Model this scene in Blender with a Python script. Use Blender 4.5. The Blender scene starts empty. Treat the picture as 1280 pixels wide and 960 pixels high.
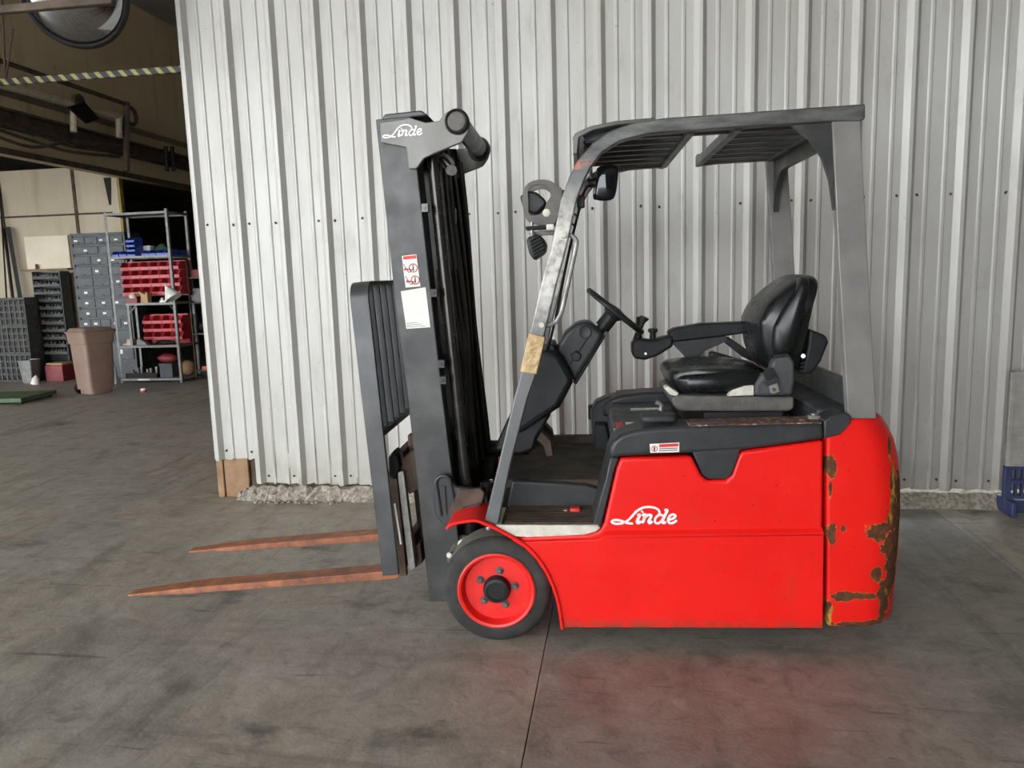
import bpy, bmesh, math, random
from mathutils import Vector, Matrix
random.seed(7)
sc = bpy.context.scene
COL = sc.collection
R = math.radians

# ------------------------------------------------------------------ camera
CAM_H, PITCH, ROLL, FPX = 1.529, R(8.15), R(-1.74), 950.0
fw = Vector((0, math.cos(PITCH), -math.sin(PITCH)))
up0 = Vector((0, math.sin(PITCH), math.cos(PITCH)))
rt = Vector((1, 0, 0)) * math.cos(ROLL) + up0 * math.sin(ROLL)
up = up0 * math.cos(ROLL) - Vector((1, 0, 0)) * math.sin(ROLL)
cd = bpy.data.cameras.new('camera')
cd.sensor_width = 36; cd.sensor_fit = 'HORIZONTAL'; cd.lens = FPX / 1280 * 36
cd.clip_start = .05; cd.clip_end = 200
cam = bpy.data.objects.new('camera', cd); COL.objects.link(cam)
m = Matrix((rt, up, -fw)).transposed().to_4x4(); m.translation = (0, 0, CAM_H)
cam.matrix_world = m
sc.camera = cam

# ------------------------------------------------------------------ sky and exposure
wd = bpy.data.worlds.new('sky'); sc.world = wd; wd.use_nodes = True
bg = wd.node_tree.nodes['Background']
bg.inputs[0].default_value = (.91, .96, 1.0, 1); bg.inputs[1].default_value = 8.9
vs = sc.view_settings
vs.view_transform = 'Standard'; vs.look = 'None'; vs.gamma = 1; vs.use_curve_mapping = False
vs.exposure = 0.12

# ------------------------------------------------------------------ survey: turn measured angles into points at a known distance
def ray(px, py):
    return fw + rt * ((px - 640) / FPX) - up * ((py - 480) / FPX)
FYAW, FORG = R(5.2), Vector((-.0934, 2.9937, 0))          # forklift heading and place
BYAW = R(8.16)                                            # heading of the building
def frame(yaw):
    return Vector((math.cos(yaw), -math.sin(yaw), 0)), Vector((math.sin(yaw), math.cos(yaw), 0))
fex, fey = frame(FYAW)
bu, bw = frame(BYAW)
CP = Vector((0, 0, CAM_H))
def fl(px, py, y=0.0):
    """forklift side elevation: (x, z) in the truck's own frame on the plane y"""
    d = ray(px, py); c = CP - FORG
    t = (y - c.dot(fey)) / d.dot(fey)
    p = c + d * t
    return (p.dot(fex), p.z)
def fp(px, py, y=0.0):
    a = fl(px, py, y); return Vector((a[0], y, a[1]))
def bl(px, py, w):
    """building frame: (u, z) on the plane at distance w"""
    d = ray(px, py); t = w / d.dot(bw); p = CP + d * t
    return (p.dot(bu), p.z)
def bs(px, py, u):
    """building frame: (w, z) on the side plane u"""
    d = ray(px, py); t = u / d.dot(bu); p = CP + d * t
    return (p.dot(bw), p.z)
def bg_floor(px, py, z=0.0):
    d = ray(px, py); t = (z - CAM_H) / d.z; p = CP + d * t
    return (p.dot(bu), p.dot(bw))

# ------------------------------------------------------------------ mesh builder
class MB:
    def __init__(s): s.v = []; s.f = []
    def add(s, vs_, fs):
        o = len(s.v); s.v += [tuple(p) for p in vs_]; s.f += [tuple(i + o for i in f) for f in fs]; return s
    def box(s, x0, x1, y0, y1, z0, z1):
        return s.add([(x, y, z) for z in (z0, z1) for y in (y0, y1) for x in (x0, x1)],
                     [(0, 2, 3, 1), (4, 5, 7, 6), (0, 1, 5, 4), (2, 6, 7, 3), (0, 4, 6, 2), (1, 3, 7, 5)])
    def obox(s, c, size, mat3=None):
        c = Vector(c); M3 = mat3 or Matrix.Identity(3); h = Vector(size) * .5
        return s.add([c + M3 @ Vector((x * h.x, y * h.y, z * h.z)) for z in (-1, 1) for y in (-1, 1) for x in (-1, 1)],
                     [(0, 2, 3, 1), (4, 5, 7, 6), (0, 1, 5, 4), (2, 6, 7, 3), (0, 4, 6, 2), (1, 3, 7, 5)])
    def prism(s, pts, y0, y1):            # outline in x-z, pulled along y
        n = len(pts)
        return s.add([(p[0], y0, p[1]) for p in pts] + [(p[0], y1, p[1]) for p in pts],
                     [tuple(range(n)), tuple(range(2 * n - 1, n - 1, -1))] + [(i, i + n, (i + 1) % n + n, (i + 1) % n) for i in range(n)])
    def prismz(s, pts, z0, z1):
        n = len(pts)
        return s.add([(p[0], p[1], z0) for p in pts] + [(p[0], p[1], z1) for p in pts],
                     [tuple(range(n)), tuple(range(2 * n - 1, n - 1, -1))] + [(i, i + n, (i + 1) % n + n, (i + 1) % n) for i in range(n)])
    def prismx(s, pts, x0, x1):           # outline in y-z
        n = len(pts)
        return s.add([(x0, p[0], p[1]) for p in pts] + [(x1, p[0], p[1]) for p in pts],
                     [tuple(range(n)), tuple(range(2 * n - 1, n - 1, -1))] + [(i, i + n, (i + 1) % n + n, (i + 1) % n) for i in range(n)])
    def bridge(s, A, B):                  # two outlines with the same count, capped
        n = len(A)
        return s.add(list(A) + list(B), [tuple(range(n)), tuple(range(2 * n - 1, n - 1, -1))] + [(i, i + n, (i + 1) % n + n, (i + 1) % n) for i in range(n)])
    def loft(s, rings, caps=True):
        n = len(rings[0]); V = [p for r_ in rings for p in r_]; F = []
        for k in range(len(rings) - 1):
            for i in range(n):
                j = (i + 1) % n
                F.append((k * n + i, k * n + j, (k + 1) * n + j, (k + 1) * n + i))
        if caps:
            F.append(tuple(range(n - 1, -1, -1))); F.append(tuple(range((len(rings) - 1) * n, len(rings) * n)))
        return s.add(V, F)
    def tube(s, path, r, n=8, flat=None):
        path = [Vector(p) for p in path]; rings = []
        ref = None
        for i, p in enumerate(path):
            t = (path[min(i + 1, len(path) - 1)] - path[max(i - 1, 0)]).normalized()
            if ref is None:
                ref = Vector((0, 0, 1)) if abs(t.z) < .9 else Vector((0, 1, 0))
            a = t.cross(ref).normalized(); b = a.cross(t).normalized(); ref = b
            rr = r[i] if isinstance(r, (list, tuple)) else r
            rings.append([p + a * (math.cos(2 * math.pi * k / n) * rr) + b * (math.sin(2 * math.pi * k / n) * rr) for k in range(n)])
        return s.loft(rings)
    def cyl(s, p0, p1, r0, r1=None, n=20):
        p0, p1 = Vector(p0), Vector(p1)
        r1 = r0 if r1 is None else r1
        t = (p1 - p0).normalized(); ref = Vector((0, 0, 1)) if abs(t.z) < .9 else Vector((1, 0, 0))
        a = t.cross(ref).normalized(); b = a.cross(t)
        rg = lambda p, q: [p + a * (math.cos(2 * math.pi * k / n) * q) + b * (math.sin(2 * math.pi * k / n) * q) for k in range(n)]
        return s.loft([rg(p0, r0), rg(p1, r1)])
    def lathe(s, prof, c, axis=(0, 1, 0), n=32, caps=True, loop=False):   # prof: (radius, distance along axis)
        c = Vector(c); t = Vector(axis).normalized(); ref = Vector((0, 0, 1)) if abs(t.z) < .9 else Vector((1, 0, 0))
        a = t.cross(ref).normalized(); b = a.cross(t)
        rings = [[c + t * h + a * (math.cos(2 * math.pi * k / n) * max(q, 1e-4)) + b * (math.sin(2 * math.pi * k / n) * max(q, 1e-4)) for k in range(n)] for q, h in (prof + prof[:1] if loop else prof)]
        return s.loft(rings, caps and not loop)
    def torus(s, c, axis, Rm, r, n=40, k=10):
        c = Vector(c); t = Vector(axis).normalized(); ref = Vector((0, 0, 1)) if abs(t.z) < .9 else Vector((1, 0, 0))
        a = t.cross(ref).normalized(); b = a.cross(t); V = []; F = []
        for i in range(n):
            A = 2 * math.pi * i / n; d = a * math.cos(A) + b * math.sin(A)
            for j in range(k):
                B = 2 * math.pi * j / k; V.append(c + d * (Rm + r * math.cos(B)) + t * (r * math.sin(B)))
        for i in range(n):
            for j in range(k):
                F.append((i * k + j, i * k + (j + 1) % k, ((i + 1) % n) * k + (j + 1) % k, ((i + 1) % n) * k + j))
        return s.add(V, F)
    def mesh(s, name, material, sharp=35, smooth=True):
        me = bpy.data.meshes.new(name); me.from_pydata(s.v, [], s.f)
        b = bmesh.new(); b.from_mesh(me); bmesh.ops.recalc_face_normals(b, faces=b.faces); b.to_mesh(me); b.free()
        if smooth:
            for p in me.polygons: p.use_smooth = True
            me.set_sharp_from_angle(angle=R(sharp))
        me.materials.append(material)
        return me
    def build(s, name, material, parent=None, bevel=0, seg=2, sharp=35, subsurf=0, smooth=True):
        o = bpy.data.objects.new(name, s.mesh(name, material, sharp, smooth)); COL.objects.link(o)
        if parent: o.parent = parent
        if bevel:
            md = o.modifiers.new('bevel', 'BEVEL'); md.width = bevel; md.segments = seg; md.limit_method = 'ANGLE'; md.angle_limit = R(30)
        if subsurf:
            md = o.modifiers.new('subsurf', 'SUBSURF'); md.levels = subsurf; md.render_levels = subsurf
        return o
def inst(src, name, parent=None, loc=None, rot=None, scale=None):
    o = bpy.data.objects.new(name, src.data if hasattr(src, 'data') else src); COL.objects.link(o)
    if parent: o.parent = parent
    if loc is not None: o.location = loc
    if rot is not None: o.rotation_euler = rot
    if scale is not None: o.scale = scale
    return o
def tag(o, label, cat, group=None):
    o['label'] = label; o['category'] = cat
    if group: o['group'] = group
    return o
def struct(o, label=None):
    o['kind'] = 'structure'
    if label: o['label'] = label
    return o
def empty(name, loc=(0, 0, 0), rz=0.0):
    o = bpy.data.objects.new(name, None); COL.objects.link(o); o.location = loc; o.rotation_euler = (0, 0, rz); o.empty_display_size = .1
    return o
def bpos(u, w, z=0.0):
    p = bu * u + bw * w; return Vector((p.x, p.y, z))
def bthing(name, u, w, z=0, rz=0.0):            # empty at a place in the building frame, turned with the building
    return empty(name, bpos(u, w, z), -BYAW + rz)
def bstruct(mb, name, material, label=None, **k):
    o = mb.build(name, material, None, **k); o.rotation_euler = (0, 0, -BYAW); return struct(o, label)
def rounded(x0, x1, y0, y1, r, n=5):
    out = []
    for cx, cy, a0 in ((x1 - r, y1 - r, 0), (x0 + r, y1 - r, 90), (x0 + r, y0 + r, 180), (x1 - r, y0 + r, 270)):
        for k in range(n + 1):
            a = R(a0 + 90 * k / n); out.append((cx + r * math.cos(a), cy + r * math.sin(a)))
    return out
def smooth_path(pts, sub=6):
    pts = [Vector(p) for p in pts]; out = []
    for i in range(len(pts) - 1):
        p0, p1, p2, p3 = pts[max(i - 1, 0)], pts[i], pts[i + 1], pts[min(i + 2, len(pts) - 1)]
        for k in range(sub):
            t = k / sub
            out.append(.5 * ((2 * p1) + (p2 - p0) * t + (2 * p0 - 5 * p1 + 4 * p2 - p3) * t * t + (3 * p1 - p0 - 3 * p2 + p3) * t ** 3))
    out.append(pts[-1]); return out

# ------------------------------------------------------------------ materials
class NT:
    def __init__(s, name):
        s.m = bpy.data.materials.new(name); s.m.use_nodes = True; s.t = s.m.node_tree; s.N = s.t.nodes
        s.b = s.N['Principled BSDF']; s.co = s.N.new('ShaderNodeTexCoord').outputs['Object']
    def put(s, sock, val):
        if isinstance(val, bpy.types.NodeSocket): s.t.links.new(val, sock)
        else: sock.default_value = val
    def math(s, op, a, b=None, c=None, clamp=False):
        n = s.N.new('ShaderNodeMath'); n.operation = op; n.use_clamp = clamp
        for i, q in enumerate((a, b, c)):
            if q is not None: s.put(n.inputs[i], q)
        return n.outputs[0]
    def lin(s, v, a, b):
        n = s.N.new('ShaderNodeMapRange'); n.clamp = True; s.put(n.inputs[0], v); n.inputs[1].default_value = a; n.inputs[2].default_value = b
        return n.outputs[0]
    def mapping(s, scale=(1, 1, 1), rot=(0, 0, 0), loc=(0, 0, 0)):
        n = s.N.new('ShaderNodeMapping'); s.put(n.inputs['Vector'], s.co); n.inputs['Scale'].default_value = scale
        n.inputs['Rotation'].default_value = rot; n.inputs['Location'].default_value = loc; return n.outputs[0]
    def noise(s, scale=5, detail=4, rough=.55, vec=None, dist=0):
        n = s.N.new('ShaderNodeTexNoise'); s.put(n.inputs['Vector'], vec or s.co)
        n.inputs['Scale'].default_value = scale; n.inputs['Detail'].default_value = detail; n.inputs['Roughness'].default_value = rough; n.inputs['Distortion'].default_value = dist
        return n.outputs['Fac']
    def ramp(s, fac, stops):
        n = s.N.new('ShaderNodeValToRGB'); s.put(n.inputs[0], fac); e = n.color_ramp.elements
        while len(e) < len(stops): e.new(.5)
        for i, (p, c) in enumerate(stops):
            e[i].position = p; e[i].color = (c, c, c, 1) if isinstance(c, (int, float)) else (*c, 1)
        return n.outputs[0]
    def mix(s, fac, a, b):
        n = s.N.new('ShaderNodeMix'); n.data_type = 'RGBA'; s.put(n.inputs[0], fac)
        s.put(n.inputs[6], a if isinstance(a, bpy.types.NodeSocket) else (*a, 1)); s.put(n.inputs[7], b if isinstance(b, bpy.types.NodeSocket) else (*b, 1))
        return n.outputs[2]
    def xyz(s):
        n = s.N.new('ShaderNodeSeparateXYZ'); s.put(n.inputs[0], s.co); return n.outputs
    def bump(s, h, strength=.3, dist=.01):
        n = s.N.new('ShaderNodeBump'); s.put(n.inputs['Height'], h); n.inputs['Strength'].default_value = strength; n.inputs['Distance'].default_value = dist
        s.t.links.new(n.outputs[0], s.b.inputs['Normal'])
    def out(s, col=None, rough=None, metal=None, spec=None):
        if col is not None: s.put(s.b.inputs['Base Color'], col if isinstance(col, bpy.types.NodeSocket) else (*col, 1))
        if rough is not None: s.put(s.b.inputs['Roughness'], rough)
        if metal is not None: s.put(s.b.inputs['Metallic'], metal)
        if spec is not None: s.put(s.b.inputs['Specular IOR Level'], spec)
        return s.m
def mat(name, base, rough=.5, metal=0.0, var=None, scale=8, bump=0, bscale=80, lo=.35, hi=.7, spec=.5, detail=5):
    n = NT(name)
    f = n.noise(scale, detail)
    col = n.ramp(f, [(lo, base), (hi, var or tuple(min(1, c * 1.35 + .004) for c in base))])
    if bump: n.bump(n.noise(bscale, 3), bump, .004)
    return n.out(col, n.ramp(n.noise(scale * 1.7, 3), [(.3, max(rough - .08, .03)), (.7, min(rough + .08, 1))]), metal, spec)

# painted steel sheets of the big wall
def wall_metal():
    n = NT('painted_wall_sheet')
    f1 = n.noise(1.0, 5, .6, n.mapping((1.2, 1, .5))); f2 = n.noise(9, 6, .7, n.mapping((1, 1, .35))); sp = n.noise(26, 3, .6)
    z = n.xyz()[2]
    c = n.mix(n.ramp(f1, [(.35, 0), (.68, 1)]), (.375, .358, .320), (.455, .442, .412))
    c = n.mix(n.math('MULTIPLY', n.ramp(f2, [(.56, 0), (.74, 1)]), .45), c, (.27, .25, .215))
    c = n.mix(n.ramp(sp, [(.70, 0), (.75, .5)]), c, (.22, .19, .15))
    low = n.math('MULTIPLY', n.ramp(z, [(.10, 1), (.42, 0)]), n.ramp(n.noise(7, 5), [(.38, .05), (.68, .75)]))
    c = n.mix(low, c, (.30, .265, .21))
    n.bump(n.noise(3.0, 3, .5, n.mapping((1, 1, .5))), .12, .012)
    return n.out(c, n.ramp(f2, [(.3, .36), (.7, .52)]), .12, .45)
def concrete(name, c0, c1, warm, dark=(.030, .027, .025), wamt=.5):
    n = NT(name)
    big = n.noise(.55, 5, .6); mid = n.noise(3.2, 7, .68, None, .6); fine = n.noise(38, 5, .7)
    c = n.mix(n.ramp(mid, [(.30, 0), (.72, 1)]), c0, c1)
    c = n.mix(n.math('MULTIPLY', n.ramp(big, [(.38, 0), (.62, 1)]), wamt), c, warm)
    # rubber left by turning tyres: long smears in two directions
    st = n.noise(1.0, 7, .65, n.mapping((3.2, .55, 1), (0, 0, R(38)), (3, 1, 0)), 1.6)
    c = n.mix(n.ramp(st, [(.52, 0), (.74, .55)]), c, dark)
    st2 = n.noise(1.0, 6, .6, n.mapping((.7, 3.5, 1), (0, 0, R(-14)), (0, 4, 0)), 2.0)
    c = n.mix(n.ramp(st2, [(.56, 0), (.76, .45)]), c, dark)
    oil = n.noise(1.7, 6, .62, n.mapping((1, 1.6, 1), (0, 0, 0), (5, 2, 0)))
    c = n.mix(n.ramp(oil, [(.60, 0), (.70, .72)]), c, dark)
    lt = n.noise(2.4, 6, .7, n.mapping((1, 1, 1), (0, 0, 0), (9, 7, 0)), 1.0)
    c = n.mix(n.ramp(lt, [(.58, 0), (.78, .45)]), c, tuple(q * 1.5 for q in c1))
    sc_ = n.noise(1.0, 8, .75, n.mapping((2.5, 14, 1), (0, 0, R(18)), (2, 2, 0)), 1.2)
    c = n.mix(n.ramp(sc_, [(.62, 0), (.70, .55)]), c, dark)
    c = n.mix(n.ramp(fine, [(.60, 0), (.76, .45)]), c, dark)
    mot = n.noise(9, 10, .78, n.mapping((1, 1.1, 1), (0, 0, R(20)), (1, 6, 0)), .8)
    c = n.mix(n.ramp(mot, [(.34, .55), (.50, 0)]), c, tuple(q * .45 for q in c0))
    c = n.mix(n.ramp(mot, [(.54, 0), (.72, .5)]), c, tuple(min(1, q * 1.45) for q in c1))
    for k, an in enumerate((25, -35, 62, -75)):        # scratches
        s1 = n.noise(1.0, 3, .5, n.mapping((1.6, 22, 1), (0, 0, R(an)), (k * 3.7, k * 1.9, 0)), .9)
        c = n.mix(n.ramp(s1, [(.70, 0), (.74, .5)]), c, dark)
    n.bump(n.math('ADD', n.noise(60, 4), n.math('MULTIPLY', mid, 2.0)), .22, .006)
    return n.out(c, n.ramp(mid, [(.3, .40), (.7, .60)]), 0, .5)
def red_paint(name='red_paint', dirt=.35):
    n = NT(name)
    f = n.noise(2.5, 6, .65); g = n.noise(14, 6, .7); x, y, z = n.xyz()
    c = n.mix(n.ramp(f, [(.3, 0), (.7, 1)]), (.68, .008, .006), (.76, .013, .009))
    sm = n.noise(3.5, 5, .6, n.mapping((1.6, 1, 1), (0, 0, 0), (2, 0, 4)))
    c = n.mix(n.ramp(sm, [(.58, 0), (.74, dirt)]), c, (.40, .045, .018))
    low = n.math('MULTIPLY', n.ramp(n.math('SUBTRACT', z, .085), [(0, 1), (.05, 0)]), n.ramp(g, [(.38, .15), (.6, .9)]))
    c = n.mix(low, c, (.14, .05, .03))
    c = n.mix(n.ramp(n.noise(70, 2), [(.72, 0), (.76, .8)]), c, (.05, .02, .015))
    n.bump(n.noise(120, 3), .10, .002)
    return n.out(c, n.ramp(g, [(.3, .30), (.7, .46)]), 0, .28)
def counterweight_paint(blobs):
    n = NT('chipped_red_paint'); x, y, z = n.xyz()
    big = n.noise(9, 6, .65); fin = n.noise(45, 5, .7)
    wob = n.math('ADD', n.math('MULTIPLY', n.math('SUBTRACT', big, .5), 2.6), n.math('MULTIPLY', n.math('SUBTRACT', fin, .5), 1.1))
    best = None
    for bx, bz, rx, rz in blobs:
        dx = n.math('DIVIDE', n.math('SUBTRACT', x, bx), rx); dz = n.math('DIVIDE', n.math('SUBTRACT', z, bz), rz)
        d = n.math('SUBTRACT', 1.0, n.math('SQRT', n.math('ADD', n.math('MULTIPLY', dx, dx), n.math('MULTIPLY', dz, dz))))
        best = d if best is None else n.math('MAXIMUM', best, d)
    mk = n.math('ADD', n.math('MAXIMUM', best, -.9), wob)
    c = n.mix(n.ramp(n.noise(2.5, 5), [(.3, 0), (.7, 1)]), (.67, .008, .006), (.75, .014, .009))
    c = n.mix(n.ramp(n.noise(60, 2), [(.70, 0), (.74, .8)]), c, (.06, .02, .012))
    edge = n.ramp(mk, [(.15, 0), (.22, .85)]); core = n.ramp(mk, [(.20, 0), (.26, 1)])
    c = n.mix(edge, c, n.ramp(n.noise(30, 3), [(.4, (.62, .17, .03)), (.6, (.70, .30, .05))]))
    rust = n.ramp(n.noise(28, 6, .7), [(.3, (.035, .016, .010)), (.55, (.11, .038, .014)), (.72, (.22, .085, .022))])
    c = n.mix(core, c, rust)
    yel = n.math('MULTIPLY', core, n.ramp(n.noise(11, 4, .6, n.mapping((1, 1, .45), (0, 0, 0), (1, 3, 0))), [(.62, 0), (.67, .85)]))
    c = n.mix(yel, c, (.50, .28, .03))
    n.bump(n.math('SUBTRACT', n.math('MULTIPLY', fin, .3), core), .5, .004)
    return n.out(c, n.mix(core, (.38,) * 3, (.85,) * 3), 0, .28)
def worn_post():
    n = NT('worn_grey_post'); x, y, z = n.xyz()
    g = n.noise(30, 5, .7)
    bare = n.math('MULTIPLY', n.lin(z, 1.28, 1.45), n.lin(z, 1.90, 1.70))   # paint rubbed through where hands hold the post
    c = n.ramp(n.noise(6, 5), [(.3, (.085, .086, .088)), (.7, (.125, .125, .125))])
    bc = n.ramp(g, [(.35, (.20, .19, .17)), (.52, (.40, .38, .34)), (.70, (.50, .48, .44))])
    c = n.mix(bare, c, bc)
    top = n.lin(z, 1.84, 1.95)
    c = n.mix(top, c, n.ramp(n.noise(8, 5, .6, n.mapping((1, 1, 4))), [(.35, (.055, .054, .053)), (.7, (.15, .145, .138))]))
    rb = n.math('MULTIPLY', n.math('LESS_THAN', n.math('ABSOLUTE', n.math('SUBTRACT', z, 1.935)), .018), n.ramp(g, [(.45, 0), (.6, .8)]))
    c = n.mix(rb, c, (.42, .12, .08))
    return n.out(c, .42, .25, .5)

MT = {}
MT['wall'] = wall_metal()
MT['red'] = red_paint()
MT['fender_red'] = red_paint('fender_red', .2)
MT['rim_red'] = mat('wheel_red', (.66, .009, .007), .42, 0, (.74, .022, .014), 14)
MT['grey_paint'] = mat('dark_grey_paint', (.040, .040, .041), .38, .1, (.070, .069, .068), 7, spec=.4)
MT['mast_grey'] = mat('mast_grey_paint', (.036, .0355, .0345), .40, .15, (.088, .084, .078), 6, lo=.42, hi=.78, spec=.4)
MT['head_grey'] = mat('mast_head_grey', (.155, .145, .130), .45, .1, (.19, .18, .165), 6)
MT['post_grey'] = mat('rear_post_paint', (.16, .152, .142), .42, .1, (.22, .205, .19), 7, spec=.4)
MT['visor'] = mat('glossy_guard_paint', (.085, .082, .078), .22, .1, (.12, .115, .108), 7)
MT['plastic'] = mat('black_plastic', (.010, .010, .0105), .45, 0, (.020, .020, .020), 12, bump=.15, bscale=200, spec=.3)
MT['cover'] = mat('charcoal_cover_plastic', (.022, .023, .025), .42, 0, (.040, .041, .042), 9, bump=.15, bscale=220, spec=.35)
MT['black_steel'] = mat('black_steel', (.010, .010, .010), .38, .2, (.022, .020, .018), 12, spec=.25)
MT['deep_black'] = mat('oily_black_steel', (.007, .0065, .006), .5, 0, (.018, .013, .010), 10, spec=.15)
MT['rubber'] = mat('tyre_rubber', (.022, .022, .021), .75, 0, (.052, .049, .045), 9, bump=.2, bscale=90, spec=.3)
MT['tread'] = mat('dusty_tread', (.085, .075, .060), .85, 0, (.14, .125, .10), 20)
MT['leather'] = mat('black_vinyl', (.008, .008, .009), .28, 0, (.010, .010, .010), 5, spec=.4)
MT['chrome'] = mat('plated_steel', (.55, .55, .54), .25, .9, (.68, .68, .66), 20)
MT['cyl'] = mat('black_cylinder', (.030, .028, .026), .22, .5, (.045, .04, .036), 10)
MT['steel'] = mat('worn_steel', (.20, .195, .185), .42, .6, (.38, .365, .34), 25)
MT['seat_base'] = mat('grey_seat_shell', (.072, .066, .060), .6, 0, (.125, .115, .10), 18)
MT['beige'] = mat('dirty_white_metal', (.50, .46, .38), .55, 0, (.66, .62, .53), 22)
MT['rust'] = mat('rusty_orange_steel', (.15, .055, .028), .70, .1, (.36, .125, .050), 11, bump=.3, bscale=70)
def fork_rust():
    n = NT('scuffed_fork_rust'); g = n.noise(11, 6, .65)
    c = n.ramp(g, [(.35, (.15, .052, .026)), (.5, (.24, .080, .034)), (.70, (.36, .125, .050))])
    sc_ = n.noise(1.0, 7, .7, n.mapping((2.2, 12, 6), (0, 0, 0), (1, 0, 2)))
    c = n.mix(n.ramp(sc_, [(.60, 0), (.72, .75)]), c, (.46, .40, .36))
    dk = n.noise(1.0, 6, .7, n.mapping((3, 10, 9), (0, 0, 0), (4, 2, 1)))
    c = n.mix(n.ramp(dk, [(.58, 0), (.70, .7)]), c, (.055, .028, .020))
    n.bump(n.noise(70, 4), .3, .003); return n.out(c, .6, .1)
def chipped_edge():
    n = NT('chipped_hood_edge'); g = n.noise(55, 5, .7, n.mapping((.6, 1, 1)))
    c = n.ramp(g, [(.36, (.025, .024, .024)), (.47, (.10, .035, .02)), (.56, (.17, .065, .035)), (.64, (.50, .46, .42))])
    n.bump(g, .5, .003); return n.out(c, .8)
MT['fork_rust'] = fork_rust(); MT['chips'] = chipped_edge()
MT['brown'] = mat('rusty_brown_steel', (.040, .025, .018), .75, .1, (.105, .062, .042), 14, bump=.3, bscale=70)
MT['tape'] = mat('brown_packing_tape', (.33, .21, .075), .25, 0, (.52, .36, .16), 16, bump=1.0, bscale=38)
MT['paper'] = mat('white_sticker', (.74, .71, .62), .5, 0, (.80, .78, .72), 12)
MT['white'] = mat('white_print', (.80, .79, .77), .5, 0, (.84, .83, .81), 12)
MT['red_print'] = mat('red_print', (.60, .020, .014), .5, 0, (.66, .03, .02), 12)
MT['dark_print'] = mat('dark_print', (.03, .03, .03), .5, 0, (.05, .05, .05), 12)
MT['mat_dirt'] = mat('muddy_floor_mat', (.018, .013, .009), .85, 0, (.075, .050, .030), 9, bump=.4, bscale=60)
MT['belt'] = mat('grey_webbing_shell', (.040, .040, .041), .65, 0, (.065, .064, .063), 20, bump=.3, bscale=150)
MT['glass_black'] = mat('glossy_black_shell', (.006, .006, .008), .10, 0, (.010, .010, .012), 4)
# ================================================================== the setting
MT['conc_mid'] = concrete('floor_concrete', (.205, .182, .155), (.34, .305, .263), (.32, .262, .19))
MT['conc_dark'] = concrete('oily_floor_concrete', (.172, .153, .131), (.288, .260, .223), (.25, .207, .152), wamt=.4)
MT['conc_light'] = concrete('pale_floor_concrete', (.27, .245, .20), (.42, .38, .31), (.36, .305, .225), wamt=.5)
MT['joint'] = mat('joint_dirt', (.022, .019, .016), .9)
MT['cream'] = None
def cream_wall(name, a, b, stain):
    n = NT(name)
    f = n.noise(.7, 5, .6); run = n.noise(1.0, 6, .6, n.mapping((5, 5, .35))); g = n.noise(5, 6, .7)
    c = n.mix(n.ramp(f, [(.3, 0), (.7, 1)]), a, b)
    c = n.mix(n.ramp(run, [(.55, 0), (.75, .5)]), c, stain)
    c = n.mix(n.ramp(g, [(.64, 0), (.72, .6)]), c, tuple(q * .5 for q in stain))
    return n.out(c, .6, 0, .3)
MT['cream'] = cream_wall('cream_painted_wall', (.44, .345, .20), (.54, .43, .265), (.22, .155, .08))
MT['pale'] = cream_wall('pale_partition', (.40, .335, .235), (.48, .41, .30), (.26, .19, .11))
MT['board'] = mat('cream_board', (.60, .52, .38), .6, 0, (.66, .58, .45), 3)
MT['darkwall'] = mat('dull_back_wall', (.12, .105, .085), .9, 0, (.16, .14, .115), 2)
MT['ceil'] = mat('ceiling_sheet', (.20, .185, .165), .8, 0, (.27, .25, .225), 1.5)
MT['sidewall'] = mat('dull_brown_wall', (.13, .115, .095), .8, 0, (.18, .16, .135), 1.5)
MT['rustbeam'] = mat('rusty_beam', (.040, .028, .018), .8, .1, (.105, .072, .045), 6, bump=.3, bscale=40)
MT['wood'] = mat('weathered_timber', (.20, .115, .06), .85, 0, (.34, .21, .12), 7, bump=.4, bscale=30)
MT['curb'] = mat('broken_concrete', (.18, .155, .12), .95, 0, (.40, .355, .29), 48, bump=.9, bscale=70, lo=.38, hi=.66, detail=10)

# floor slabs with open joints
fb = MB(); fb.box(-26, 14, -14, 24, -.25, -.03); FLOOR = bstruct(fb, 'floor', MT['joint'], 'oily grey concrete floor slabs with joints')
def slab(u0, u1, m):
    a = MB(); a.box(u0 + .0018, u1 - .0018, -14, 24, -.03, 0); o = a.build('floor_slab', MT[m], FLOOR, bevel=.002); return o
slab(-26, -.318, 'conc_mid'); slab(-.318, 1.93, 'conc_dark'); slab(1.93, 14, 'conc_light')

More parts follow.
